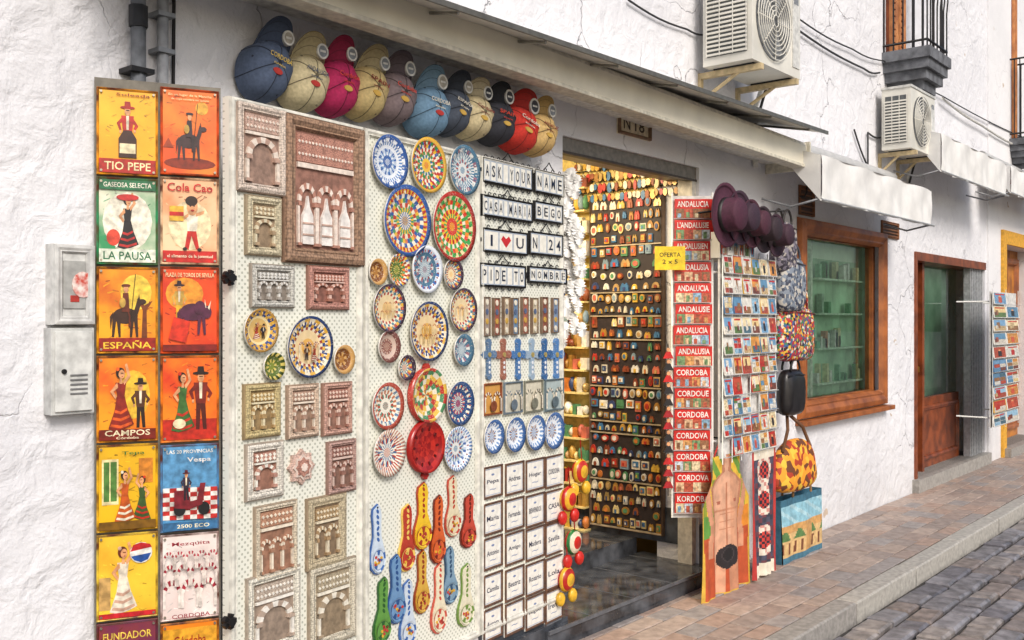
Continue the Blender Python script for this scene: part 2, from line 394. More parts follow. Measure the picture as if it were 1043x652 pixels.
lo=bpy.data.objects.new('ceiling_lamp_light',ld); lo.location=(4.3,.7,2.66); bpy.context.scene.collection.objects.link(lo)
lo.rotation_euler=(0,math.radians(-25),0)

b=Mesh(J)
GOLD=[M('#d9a850',.35,.2),M('#b0803c',.4,.1),M('#eed694',.4),M('#9a5634',.5),M('#d4ccb8',.4),M('#c0a060',.3,.3)]
COL=[M(c,.4) for c in ['#c03c30','#e0b44a','#4a7aa4','#ece2cc','#5a8f64','#d07c3c','#8a4630','#f0ece2','#3a4870','#c09a64','#e2d8c0','#8aa0ac','#d0705a']]
aa0,aa1,zz0,zz1=J.rect(600,704,156,204)
for r in range(4):
    zt=zz1-.01-r*(zz1-zz0)/4.2
    b.tube([(aa0-.1,zt,.03),(aa1,zt,.03)],.004,IRON,5)
    for i in range(26):
        a=aa0-.08+(aa1-aa0+.06)*i/25+uni(-.008,.008); h=uni(.02,.035)
        b.tube([(a,zt,.035),(a,zt-.02,.04)],.002,IRON,4)
        b.ell(a,zt-.02-h,uni(.012,.02),h,.03,.045,ch(GOLD+COL[:4]),10)
aa0,aa1,zz0,zz1=J.rect(572,603,172,560)
for r in range(17):
    zt=zz0+(zz1-zz0)*r/17
    b.box(aa0,aa1,zt,zt+.012,.002,.09,M('#f0d890',.5))
    for i in range(7):
        a=aa0+(aa1-aa0)*(i+.5)/7; h=uni(.05,.11); w=uni(.015,.03)
        if rnd()<.5: b.box(a-w,a+w,zt+.012,zt+.012+h,.03,.07,ch(GOLD+COL))
        else: b.lathe(a,zt+.012+h/2,.05,w,h/2,[(0,.025),(.6,.02),(1,0),(.9,-.02)],12,ch(GOLD+COL))
b.done('trinket_shelf')

# magnet board
b=Mesh(J); aa0,aa1,zz0,zz1=J.rect(605,677,202,538)
b.box(aa0,aa1,zz0,zz1,.004,.03,M('#332a2a',.6)); b.frame(aa0-.01,aa1+.01,zz0-.01,zz1+.01,.012,.004,.045,M('#6a5442',.5),nin=.03)
rows=28; hgt=(zz1-zz0)/rows
for r in range(rows):
    zt=zz0+hgt*(r+.5)
    sec=min(6,r//4); pal_=[GOLD,COL,GOLD+COL,COL,GOLD+COL[:3],COL,GOLD+COL[:4]][sec]
    if r%4==0 or r in (9,18): b.box(aa0,aa1,zz0+hgt*r-.004,zz0+hgt*r+.004,.03,.042,M('#b8a78a'))
    kind=ch([0,1,2,3]); k=ch([7,8,9,10,11]); sz=uni(.85,1.15)
    for i in range(k):
        if rnd()<.06: continue
        a=aa0+(aa1-aa0)*(i+.5)/k+uni(-.008,.008); w=(aa1-aa0)/k*uni(.28,.42)*sz; h=hgt*uni(.28,.42)*sz; m=ch(pal_); m2=ch(COL)
        kk=kind if rnd()<.6 else ch([0,1,2,3])
        zq=zt+uni(-.008,.008)
        if kk==0: b.box(a-w,a+w,zq-h,zq+h,.03,.04,m); b.box(a-w*.7,a+w*.7,zq-h*.5,zq+h*.7,.04,.044,m2); b.box(a-w*.4,a+w*.1,zq-h*.3,zq+h*.3,.044,.046,ch(COL))
        elif kk==1: b.ell(a,zq,w,h,.03,.042,m,12); b.ell(a,zq,w*.6,h*.6,.042,.046,m2,10)
        elif kk==2:
            b.poly([(a-w,zq-h),(a+w,zq-h),(a+w,zq),(a+w*.5,zq+h),(a,zq+h*.5),(a-w*.5,zq+h),(a-w,zq)],.03,.042,m); b.box(a-w*.3,a+w*.3,zq-h,zq,.042,.046,m2)
        else:
            b.poly([(a+w*cos(t*pi/8),zq-h*.7+1.6*h*sin(t*pi/8)) for t in range(9)],.03,.04,m)
            b.ell(a,zq-h*.3,w*.45,h*.5,.04,.044,m2,8)
b.done('magnet_display_board')

b=Mesh(W); LW=M('#f2f1ee',.9,0,.06)
for i in range(80):
    x=uni(576,588); y=uni(172,350); a,z=W.at(x,y,0.02); a=a+.02
    k=14; r=uni(.03,.045); t0=rnd()*6
    n=uni(-.04,.05)
    vs=[(a,z,n+.012)]+[(a+r*cos(t0+2*pi*j/(2*k)),z+r*sin(t0+2*pi*j/(2*k)),n+(.012 if j%2 else -.004)) for j in range(2*k)]
    b.add(vs,[(0,1+j,1+(j+1)%(2*k)) for j in range(2*k)],LW)
b.done('lace_fan_bundle')
def castanets(x,y,cols):
    b=Mesh(W); a,z=W.at(x,y,.06)
    b.tube([(a,z+.16,.06),(a,z+.05,.07)],.003,M('#cc2222'),5)
    b.lathe(a,z,.06,.06,.065,[(0,.03),(.5,.027),(.85,.015),(1,0),(.8,-.02)],20,lambda j,i:M(cols[j%len(cols)],.3))
    for q in (-.05,.05): b.blob(a+q,z-.09,.06,.03,.035,.02,M(cols[0],.3),1)
    b.done('toy_tambourine')
castanets(579,508,['#c9281e','#e8b02e']); castanets(584,552,['#c9281e','#e8dcc0','#2f7d3f']); castanets(577,590,['#e2b12f','#b8251c'])
castanets(591,480,['#e2b12f','#c5301f'])

# ---------------- meter boxes, pipes -------------
b=Mesh(W); a0,a1,z0,z1=W.rect(54,96,249,331,.05)
b.box(a0,a1,z0,z1,0,.05,M('#d4d4d0',.5)); b.frame(a0,a1,z0,z1,.028,.05,.062,M('#c9c9c6',.5),nin=.052)
b.box(a0+.03,a1-.03,z0+.05,z1-.05,.05,.055,M('#b0b0ac',.3)); b.ell(a0+.09,(z0+z1)/2,.035,.04,.055,.058,M('#c44a3a',.4,c2='#e8e0d8',scale=50),16); b.box(a0+.05,a1-.05,z0+.07,z0+.09,.055,.057,M('#b53a30'))
b.done('gas_meter_box',bevel=.006)
b=Mesh(W); a0,a1,z0,z1=W.rect(52,96,334,422,.05)
b.box(a0,a1,z0,z1,0,.05,M('#c4c5c2',.5))
b.box(a0+.01,a1-.01,z0+.01,z1-.01,.05,.058,M('#d6d7d3',.45))
for i in range(5): b.box(a1-.08,a1-.025,z0+.06+i*.014,z0+.066+i*.014,.058,.061,M('#777777'))
b.ell(a0+.035,(z0+z1)/2,.008,.008,.058,.064,IRON,10)
b.done('electricity_meter_box',bevel=.006)
b=Mesh(W); a,_=W.at(141,50,.05); a2,_=W.at(166,50,.04)
zt=5.5; zb=W.at(141,140,.05)[1]
b.tube([(a,zb,.05),(a,zt,.05)],.024,M('#70747a',.5,0,.2)); b.tube([(a,W.at(141,28,.05)[1],.05),(a,W.at(141,22,.05)[1]+.05,.05)],.03,M('#34363a'))
b.box(a-.04,a+.04,W.at(141,75,.05)[1],W.at(141,70,.05)[1],0,.08,IRON)
b.done('drain_pipe')
b=Mesh(W); b.tube([(a2,zb-.1,.04),(a2,zt,.04)],.018,M('#9a9da2',.5,0,.15))
for yy in (55,18): z=W.at(166,yy,.04)[1]; b.box(a2-.03,a2+.03,z,z+.015,0,.065,GREYM)
b.tube([(a2+.02,zb,.02),(a2+.03,zt,.02)],.006,IRON,5); b.tube([(a2+.05,zb,.015),(a2+.055,zb+.5,.015),(a2+.02,zb+.6,.02)],.006,IRON,5)
b.done('drain_pipe')

# ---------------- tin signs -------------
def art(b,rc,shapes,n,dn=.0005):
    a0,a1,z0,z1=rc; w=a1-a0; h=z1-z0
    for s in shapes:
        k=s[0]; m=M(s[-1],.35,0,.22,0,45) if isinstance(s[-1],str) else s[-1]
        n+=dn
        if k=='r': b.poly([(a0+s[1]*w,z0+s[2]*h),(a0+s[3]*w,z0+s[2]*h),(a0+s[3]*w,z0+s[4]*h),(a0+s[1]*w,z0+s[4]*h)],n-dn,n,m)
        elif k=='e': b.ell(a0+s[1]*w,z0+s[2]*h,s[3]*w,s[4]*h,n-dn,n,m,16)
        elif k=='p': b.poly([(a0+x*w,z0+y*h) for x,y in s[1]],n-dn,n,m)
        elif k=='t': b.text(s[5],a0+s[1]*w,z0+s[2]*h,s[3]*w,s[4]*h,n,m)
SK='#e0a070'
def dancer(cx,by,h,dress,dress2,hair='#20120e',fl=1):
    X=lambda x:cx+fl*x*h; Y=lambda y:by+y*h
    s=[('p',[(X(-.28),Y(.0)),(X(-.1),Y(-.03)),(X(.1),Y(0)),(X(.3),Y(.06)),(X(.16),Y(.3)),(X(.09),Y(.5)),(X(-.09),Y(.5)),(X(-.14),Y(.28))],dress)]
    for i in range(3):
        y=.03+.11*i; w=.24-.05*i
        s.append(('p',[(X(-w),Y(y)),(X(0),Y(y-.03)),(X(w*1.05),Y(y+.03)),(X(w),Y(y+.07)),(X(0),Y(y+.015)),(X(-w*.9),Y(y+.04))],dress2))
    s+=[('p',[(X(-.08),Y(.48)),(X(.08),Y(.48)),(X(.12),Y(.72)),(X(-.12),Y(.72))],dress),
        ('p',[(X(.08),Y(.68)),(X(.22),Y(.82)),(X(.14),Y(1.02)),(X(.09),Y(1.0)),(X(.15),Y(.83)),(X(.05),Y(.74))],SK),
        ('p',[(X(-.08),Y(.72)),(X(-.24),Y(.58)),(X(-.12),Y(.46)),(X(-.09),Y(.5)),(X(-.16),Y(.58)),(X(-.06),Y(.64))],SK),
        ('p',[(X(-.03),Y(.7)),(X(.04),Y(.7)),(X(.03),Y(.8)),(X(-.02),Y(.8))],SK),
        ('e',X(-.01),Y(.87),.1*h,.085*h,hair),('e',X(.02),Y(.85),.07*h,.07*h,SK),('e',X(-.07),Y(.93),.04*h,.03*h,dress2),('r',X(.0) if fl>0 else X(.06),Y(.86),X(.06) if fl>0 else X(0),Y(.872),hair),('r',min(X(.02),X(.05)),Y(.81),max(X(.02),X(.05)),Y(.82),'#a81d14')]
    return s
def man(cx,by,h,coat,pant,hat,fl=1):
    X=lambda x:cx+fl*x*h; Y=lambda y:by+y*h
    return [('p',[(X(-.12),Y(0)),(X(-.03),Y(0)),(X(0),Y(.35)),(X(.06),Y(0)),(X(.15),Y(0)),(X(.11),Y(.48)),(X(-.11),Y(.48))],pant),
      ('p',[(X(-.12),Y(.42)),(X(.12),Y(.42)),(X(.17),Y(.76)),(X(-.17),Y(.76))],coat),
      ('p',[(X(.12),Y(.75)),(X(.29),Y(.58)),(X(.2),Y(.48)),(X(.16),Y(.53)),(X(.2),Y(.59)),(X(.08),Y(.66))],coat),
      ('p',[(X(-.12),Y(.75)),(X(-.29),Y(.62)),(X(-.2),Y(.46)),(X(-.16),Y(.5)),(X(-.2),Y(.61)),(X(-.08),Y(.68))],coat),
      ('p',[(X(-.03),Y(.5)),(X(.03),Y(.5)),(X(.04),Y(.76)),(X(-.04),Y(.76))],'#e9dcc0'),('e',X(.19),Y(.48),.03*h,.03*h,SK),('e',X(-.19),Y(.46),.03*h,.03*h,SK),
      ('e',X(0),Y(.84),.08*h,.08*h,SK),('e',X(0),Y(.91),.2*h,.028*h,hat),('p',[(X(-.09),Y(.91)),(X(.09),Y(.91)),(X(.07),Y(1.02)),(X(-.07),Y(1.02))],hat),('r',X(0)-.04*h,Y(.85),X(0)+.05*h,Y(.865),'#30180e')]
def beast(cx,by,w,col,rider=None,fl=1,horns=False):
    X=lambda x:cx+fl*x*w; Y=lambda y:by+y*w
    s=[('e',X(0),Y(.42),.36*w,.16*w,col)]
    for lx,t in ((-.3,-.05),(-.2,.04),(.2,-.04),(.29,.05)): s.append(('p',[(X(lx-.06),Y(.42)),(X(lx+.06),Y(.42)),(X(lx+t+.03),Y(0)),(X(lx+t-.03),Y(0))],col))
    if horns: s+=[('e',X(.4),Y(.42),.13*w,.12*w,col),('p',[(X(.42),Y(.5)),(X(.52),Y(.64)),(X(.47),Y(.46))],'#e8dcc0'),('p',[(X(.33),Y(.5)),(X(.34),Y(.66)),(X(.38),Y(.5))],'#e8dcc0'),('e',X(.2),Y(.5),.16*w,.13*w,col)]
    else: s+=[('p',[(X(.2),Y(.4)),(X(.34),Y(.42)),(X(.48),Y(.72)),(X(.36),Y(.78))],col),('e',X(.48),Y(.7),.12*w,.055*w,col),('p',[(X(.37),Y(.75)),(X(.39),Y(.86)),(X(.42),Y(.75))],col)]
    s+=[('p',[(X(-.34),Y(.5)),(X(-.44),Y(.4)),(X(-.42),Y(.15)),(X(-.37),Y(.35))],col)]
    if rider: s+=[('p',[(X(-.1),Y(.5)),(X(.12),Y(.5)),(X(.09),Y(.87)),(X(-.07),Y(.87))],rider),('p',[(X(.05),Y(.55)),(X(.17),Y(.4)),(X(.15),Y(.18)),(X(.09),Y(.2)),(X(.1),Y(.4))],rider),('e',X(.02),Y(.95),.07*w,.08*w,SK),('e',X(.02),Y(1.02),.13*w,.03*w,rider),('p',[(X(.14),Y(.3)),(X(.16),Y(.3)),(X(.3),Y(1.25)),(X(.28),Y(1.25))],'#2a1a10'),('e',X(-.08),Y(.68),.09*w,.1*w,'#c9a24a')]
    return s
def arches(y0,y1,k,c1,c2):
    s=[]
    for i in range(k):
        cx=(i+.5)/k; r=.5/k
        for j in range(9):
            t0=pi*j/9;t1=pi*(j+1)/9
            s.append(('p',[(cx+r*cos(t0),y0+(y1-y0)*.55+r*1.0*sin(t0)),(cx+r*cos(t1),y0+(y1-y0)*.55+r*sin(t1)),(cx+r*.6*cos(t1),y0+(y1-y0)*.55+r*.6*sin(t1)),(cx+r*.6*cos(t0),y0+(y1-y0)*.55+r*.6*sin(t0))],c1 if j%2 else c2))
        s.append(('r',i/k+r*.0,y0,i/k+r*.32,y0+(y1-y0)*.55,c2))
        s.append(('r',(i+1)/k-r*.32,y0,(i+1)/k-.002,y0+(y1-y0)*.55,c2))
    return s
checker=[('r',i/8,j*.055+.12,(i+1)/8-.0,j*.055+.175,'#c22f2a' if (i+j)%2 else '#efe9e0') for i in range(8) for j in range(7)]
vesp=[('e',.3,.25,.11,.08,'#1b1b1e'),('e',.75,.25,.11,.08,'#1b1b1e'),('p',[(.2,.27),(.5,.25),(.72,.3),(.78,.56),(.68,.56),(.62,.36),(.5,.34),(.45,.48),(.2,.48)],'#7d1f2a')]+man(.42,.36,.36,'#3a2a3c','#20202c','#5a1a22')
# cartoon child for the drinks advert: big head, short legs, striped shirt
def child(cx,by,h,shirt,pant,hair):
    X=lambda x:cx+x*h; Y=lambda y:by+y*h
    s=[('p',[(X(-.2),Y(.05)),(X(-.1),Y(.0)),(X(-.02),Y(.25)),(X(.1),Y(.02)),(X(.2),Y(.0)),(X(.1),Y(.38)),(X(-.12),Y(.38))],pant),
       ('p',[(X(-.13),Y(.34)),(X(.13),Y(.34)),(X(.16),Y(.62)),(X(-.16),Y(.62))],shirt),
       ('p',[(X(.1),Y(.6)),(X(.32),Y(.66)),(X(.34),Y(.72)),(X(.1),Y(.66))],SK),('p',[(X(-.1),Y(.6)),(X(-.3),Y(.5)),(X(-.33),Y(.55)),(X(-.1),Y(.66))],SK),
       ('e',X(0),Y(.78),.15*h,.16*h,SK),('e',X(-.02),Y(.88),.17*h,.09*h,hair),('e',X(.05),Y(.8),.02*h,.025*h,'#1a1010'),('e',X(-.05),Y(.8),.02*h,.025*h,'#1a1010'),('e',X(.01),Y(.71),.05*h,.018*h,'#b02018'),
       ('e',X(-.2),Y(.02),.06*h,.03*h,'#201614'),('e',X(.2),Y(.01),.06*h,.03*h,'#201614')]
    return s
posters=[
 ('#f0a01c','#e9bb2c',man(.5,.2,.66,'#c2261c','#4a120c','#a81d14')+[('p',[(.34,.19),(.66,.19),(.66,.42),(.57,.52),(.43,.52),(.34,.42)],'#3c1a10'),('r',.36,.24,.64,.36,'#efe0b8'),('r',0,.0,1,.17,'#b41f16'),('t',.5,.085,.82,.1,'TIO PEPE','#f6e7b0'),('t',.6,.955,.6,.035,'Soleada','#8a1c10')]),
 ('#d9521c','#e8862c',[('e',.72,.8,.12,.08,'#f2b23c'),('e',.5,.12,.48,.07,'#8a2a10'),('p',[(.0,.3),(.1,.42),(.2,.3)],'#a8401c')]+beast(.48,.16,.55,'#3a2428','#31202a')+[('t',.5,.94,.8,.035,'En un lugar de la Mancha','#f6d9a0'),('t',.5,.89,.7,.03,'de cuyo nombre no quiero','#f6d9a0')]),
 ('#2f8f5a','#e9e2cc',[('e',.5,.5,.44,.36,'#f0ead6'),('e',.25,.3,.12,.1,'#d8452f')]+dancer(.5,.18,.66,'#1c1c22','#c22a2a')+[('e',.5,.79,.2,.04,'#c22a2a'),('r',0,.88,1,1,'#1d6e45'),('t',.5,.94,.85,.06,'GASEOSA SELECTA','#f3efdc'),('r',0,0,1,.16,'#e6ecd8'),('t',.5,.08,.85,.1,'LA PAUSA','#1d6e45')]),
 ('#ecc9a0','#d98a5c',[('r',0,0,1,.14,'#c9201c'),('e',.5,.45,.4,.3,'#f2dcb0')]+child(.54,.15,.68,'#f0e6d0','#c9201c','#2a1610')+[('r',.12,.5,.38,.68,'#e7b53a'),('r',.12,.56,.38,.61,'#c9201c'),('t',.5,.91,.84,.1,'Cola Cao','#c3191c'),('t',.5,.07,.85,.05,'el alimento de la juventud','#f6e7c8')]),
 ('#f1a81f','#c7581a',[('e',.65,.72,.28,.22,'#f7d04a'),('p',[(.75,.16),(.85,.16),(.84,.5),(.95,.62),(.8,.56),(.66,.64),(.77,.5)],'#7a3a18')]+beast(.46,.17,.62,'#3a2018','#6a2a18')+[('r',0,0,1,.16,'#9c1e14'),('t',.5,.08,.85,.1,'ESPAÑA','#f8ce3a')]),
 ('#e8561c','#c22a1a',[('e',.4,.7,.35,.2,'#f2992e')]+man(.3,.35,.5,'#c9a24a','#e8b02e','#2a1a2a')+beast(.55,.2,.66,'#54203f',None,1,True)+[('p',[(.1,.15),(.42,.1),(.5,.36),(.2,.42)],'#d8321c'),('t',.5,.93,.9,.05,'PLAZA DE TOROS DE SEVILLA','#f4dfae'),('r',0,0,1,.08,'#7c1712')]),
 ('#ef9a20','#d9581c',[('e',.6,.55,.3,.3,'#f6c33a')]+man(.73,.14,.6,'#55301c','#2e1c14','#2a1712')+dancer(.38,.14,.78,'#8c2318','#e05a20')+[('r',0,0,1,.13,'#7a1d10'),('t',.5,.085,.8,.07,'CAMPOS','#f6e7c0'),('t',.5,.025,.4,.03,'Córdoba','#f6e7c0')]),
 ('#f0821c','#cc2f18',[('r',0,0,1,.25,'#c02818')]+man(.7,.12,.76,'#7c2015','#55160f','#2a1712')+dancer(.36,.12,.74,'#3d6a30','#c8301c')+[('e',.3,.2,.12,.06,'#e9d9b0')]),
 ('#e8b41c','#c99a22',[('r',.05,.3,.34,.85,'#f3e2a8'),('r',.08,.34,.31,.82,'#54803a'),('r',.18,.34,.2,.82,'#f3e2a8'),('r',.7,.55,.95,.85,'#d9862c')]+dancer(.76,.1,.56,'#3d5a2a','#c22a1a','#4a2a18',-1)+dancer(.45,.1,.64,'#c2571c','#e9e0c8')+[('t',.6,.92,.4,.05,'Tepa','#2a6a30'),('r',0,0,1,.1,'#7a5412')]),
 ('#4f8fc0','#86b6d2',[('r',0,.52,1,1,'#5a96c2'),('t',.5,.94,.86,.045,'LAS 20 PROVINCIAS','#f2f0e6')]+checker+[('t',.66,.84,.44,.07,'Vespa','#efe9e0')]+vesp+[('r',0,0,1,.1,'#3a6f9c'),('t',.55,.05,.6,.045,'2500 ECO','#f2e6c0')]),
 ('#e9c83c','#d9a22a',[('r',.0,.1,.2,.5,'#c9a060')]+dancer(.42,.07,.84,'#e8dcc8','#c9a08a','#6a2a18')+[('e',.74,.78,.2,.13,'#e9e6de'),('p',[(.55,.8),(.93,.84),(.9,.88),(.74,.905),(.6,.88)],'#c4232a'),('p',[(.56,.74),(.92,.77),(.86,.69),(.74,.66),(.62,.69)],'#24509a'),('r',0,0,1,.06,'#c4232a')]),
 ('#d8c6c0','#eee6e0',arches(.12,.46,3,'#a32a3a','#e9dfd6')+arches(.40,.66,4,'#a32a3a','#dccfc6')+arches(.62,.84,5,'#b0404c','#dccfc6')+[('t',.5,.93,.7,.06,'Mezquita','#9c2a38'),('t',.5,.06,.7,.05,'CORDOBA','#9c2a38')]),
 ('#5f2450','#8c3c2a',[('e',.5,.4,.4,.3,'#e7b02e'),('t',.5,.86,.86,.09,'FUNDADOR','#f3d257')]),
 ('#f0941c','#d8641a',[('r',0,.6,1,.95,'#e9a62c'),('t',.5,.8,.6,.12,'Córdoba','#a81d14')]),
]
def mixh(c1,c2,t,k=1):
    a=[int(c1[i:i+2],16) for i in (1,3,5)]; b_=[int(c2[i:i+2],16) for i in (1,3,5)]
    return '#%02x%02x%02x'%tuple(max(0,min(255,int((x*(1-t)+y*t)*k))) for x,y in zip(a,b_))
ys=[90,180.5,271,361,451,541.5,631,722]
for i,(c1,c2,sh) in enumerate(posters):
    r,c=divmod(i,2); x0,x1=(98,161) if c==0 else (163,223)
    b=Mesh(P); a0,a1,z0,z1=P.rect(x0,x1,ys[r]+1,ys[r+1]-1)
    b.box(a0,a1,z0,z1,-.004,.004,M('#3a2a1c',.4))
    b.box(a0+.006,a1-.006,z0+.006,z1-.006,.004,.006,M(c1,.3,0,.2,0,7,c2=c2))
    inr=(a0+.008,a1-.008,z0+.008,z1-.008)
    tones=[mixh(c1,c2,.3,.86),mixh(c1,c2,.7),mixh(c1,c2,.5,1.1),mixh(c1,c2,.9,.8),mixh(c1,c2,.1,1.05)]
    st=[]
    for q in range(50):
        x,y,l,t=uni(.07,.93),uni(.06,.94),uni(.02,.06),uni(-1,1)
        st.append(('p',[(x-l,y-l*t*.5-.008),(x+l,y+l*t*.5-.006),(x+l,y+l*t*.5+.006),(x-l,y-l*t*.5+.01)],ch(tones)))
    art(b,inr,st,.0061,.00001)
    art(b,inr,sh,.0068,.0003)
    b.frame(a0,a1,z0,z1,.008,0,.010,M(c1,.3,.1,.3,0,20,c2='#5a2a16'),nin=.006)
    for ca_,cz_ in ((a0+.014,z0+.014),(a1-.014,z0+.014),(a0+.014,z1-.014),(a1-.014,z1-.014)): b.ell(ca_,cz_,.004,.004,.006,.0135,M('#b8b0a0',.3,.8),8)
    b.done('painted_tin_sign')
b=Mesh(P); a0,a1=P.at(96)[0],P.at(225)[0]
b.box(a0,a1,.1,P.at(160,90)[1]+.02,-.025,-.006,M('#7a7468',.6))
b.done('sign_backing_board')

# ---------------- pegboards -------------
ztop=B.at(370,130)[1]; zbot=B.at(570,610)[1]
e=[B.at(x)[0] for x in (232,369,488,573)]
for i in range(3):
    b=Mesh(B); b.box(e[i]+.004,e[i+1]-.004,zbot,ztop,-.03,0,PEG)
    b.frame(e[i]+.004,e[i+1]-.004,zbot,ztop,.03,0,.014,M('#dddbd0',.4),nin=.001)
    b.done('pegboard_panel')
b=Mesh(B); b.box(e[0],e[3]-.01,-.02,zbot-.003,-.05,-.005,M('#d9d8d4',.6)); b.box(e[0],e[3],-.02,.12,-.045,.03,MARB)
b.box(e[2]+.0,e[3]-.005,.12,zbot-.004,-.04,.0,M('#3b3f45',.3))
b.done('board_plinth')
for yy in (283,633):
    b=Mesh(B); a,z=B.at(233,yy,.02)
    for j in range(5):
        t=2*pi*j/5; b.poly([(a+.008*cos(t-.7),z+.008*sin(t-.7)),(a+.026*cos(t-.3),z+.026*sin(t-.3)),(a+.026*cos(t+.3),z+.026*sin(t+.3)),(a+.008*cos(t+.7),z+.008*sin(t+.7))],.015,.03,IRON)
    b.ell(a,z,.014,.014,0,.04,IRON,12); b.done('clamp_knob')

# ---------------- relief plaques -------------
def arch_relief(b,a0,a1,z0,z1,n,k,m1,m2,h=.009):
    w=(a1-a0)/k; sp=z0+(z1-z0)*.52
    b.box(a0,a1,z1-(z1-z0)*.06,z1,n,n+h,m1)
    for i in range(k):
        cx=a0+w*(i+.5); r=w*.5; ry=min((z1-z0)*.40,r*1.5)
        for j in range(11):
            t0=-.25+(pi+.5)*j/11;t1=-.25+(pi+.5)*(j+1)/11
            b.poly([(cx+r*.95*cos(t0),sp+ry*sin(t0)),(cx+r*.95*cos(t1),sp+ry*sin(t1)),(cx+r*.66*cos(t1),sp+ry*.7*sin(t1)),(cx+r*.66*cos(t0),sp+ry*.7*sin(t0))],n,n+h,m1 if j%2 else m2)
    for i in range(k+1):
        cx=a0+w*i; q=min(w*.09,.012)
        b.box(max(a0,cx-q),min(a1,cx+q),z0,sp,n,n+h*1.1,m1); b.box(max(a0,cx-q*2),min(a1,cx+q*2),sp-.012,sp,n,n+h*1.4,m2); b.box(max(a0,cx-q*2),min(a1,cx+q*2),z0,z0+.01,n,n+h*1.4,m2)
def relief(x0,x1,y0,y1,fc,bc,m1,m2,k=2,fw=.16,big=False):
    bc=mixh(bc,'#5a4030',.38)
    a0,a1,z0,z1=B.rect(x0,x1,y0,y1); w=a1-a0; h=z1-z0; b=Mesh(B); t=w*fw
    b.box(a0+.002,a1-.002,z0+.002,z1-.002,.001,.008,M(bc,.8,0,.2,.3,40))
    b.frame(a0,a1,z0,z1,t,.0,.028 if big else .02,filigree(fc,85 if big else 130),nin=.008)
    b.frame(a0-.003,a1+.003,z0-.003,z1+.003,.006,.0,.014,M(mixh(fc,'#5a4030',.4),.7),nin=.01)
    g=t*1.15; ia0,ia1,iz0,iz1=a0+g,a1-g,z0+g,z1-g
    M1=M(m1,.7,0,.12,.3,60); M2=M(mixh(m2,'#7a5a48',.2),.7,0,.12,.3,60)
    top=iz1-(iz1-iz0)*.26
    b.box(ia0,ia1,top+.004,iz1,.008,.013,filigree(m2,180))
    nn=max(4,int((ia1-ia0)/.016))
    for i in range(nn):
        cx=ia0+(ia1-ia0)*(i+.5)/nn; q=(ia1-ia0)/nn*.35
        for zc in (top+(iz1-top)*.3,top+(iz1-top)*.72): b.poly([(cx-q,zc),(cx,zc-q),(cx+q,zc),(cx,zc+q)],.013,.016,M1)
    arch_relief(b,ia0,ia1,iz0,top,.008,k,M1,M2)
    if big:
        zz=iz0+(top-iz0)*.02; wm=M('#f2ece6',.6,bump=.4)
        for i in range(3):
            cx=ia0+(ia1-ia0)*(i+.5)/3; b.poly([(cx-.026,zz),(cx+.026,zz),(cx+.024,zz+.1),(cx+.008,zz+.13),(cx,zz+.17),(cx-.008,zz+.13),(cx-.024,zz+.1)],.008,.02,wm)
            for q in (.03,.07): b.box(cx-.028,cx+.028,zz+q,zz+q+.006,.02,.023,M('#c9a898',.6))
    b.done('moorish_relief_plaque')
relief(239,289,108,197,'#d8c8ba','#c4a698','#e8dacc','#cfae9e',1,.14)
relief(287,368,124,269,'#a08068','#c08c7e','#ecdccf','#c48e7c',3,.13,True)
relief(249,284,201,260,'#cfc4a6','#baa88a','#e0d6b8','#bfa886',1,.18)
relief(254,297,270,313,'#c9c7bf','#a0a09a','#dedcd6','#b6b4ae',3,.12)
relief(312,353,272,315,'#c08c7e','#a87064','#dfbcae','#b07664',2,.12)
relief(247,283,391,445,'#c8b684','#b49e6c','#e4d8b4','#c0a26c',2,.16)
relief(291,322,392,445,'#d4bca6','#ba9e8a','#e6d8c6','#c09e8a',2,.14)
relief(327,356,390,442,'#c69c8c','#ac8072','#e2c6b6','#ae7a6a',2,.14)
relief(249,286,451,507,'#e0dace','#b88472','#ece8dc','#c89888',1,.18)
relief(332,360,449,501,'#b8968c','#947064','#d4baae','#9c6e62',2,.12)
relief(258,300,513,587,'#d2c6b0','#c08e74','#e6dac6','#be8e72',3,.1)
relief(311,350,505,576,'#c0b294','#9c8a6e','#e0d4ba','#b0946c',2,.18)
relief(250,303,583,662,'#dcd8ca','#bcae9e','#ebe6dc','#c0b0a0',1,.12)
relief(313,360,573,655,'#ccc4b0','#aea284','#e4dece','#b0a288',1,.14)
a0,a1,z0,z1=B.rect(289,321,457,494); b=Mesh(B); ca,cz=(a0+a1)/2,(z0+z1)/2; R0=(z1-z0)/2
for rr,n0,n1,m in ((1,0,.012,filigree('#d4b4a6',130)),(.72,.012,.018,M('#e2d0c4',.7)),(.55,.018,.022,filigree('#b98676',160)),(.25,.022,.026,M('#e2d0c4',.7))):
    b.poly([(ca+R0*rr*(1 if j%2==0 else .76)*cos(pi*j/8),cz+R0*rr*(1 if j%2==0 else .76)*sin(pi*j/8)) for j in range(16)],n0,n1,m)
b.done('star_relief_plaque')

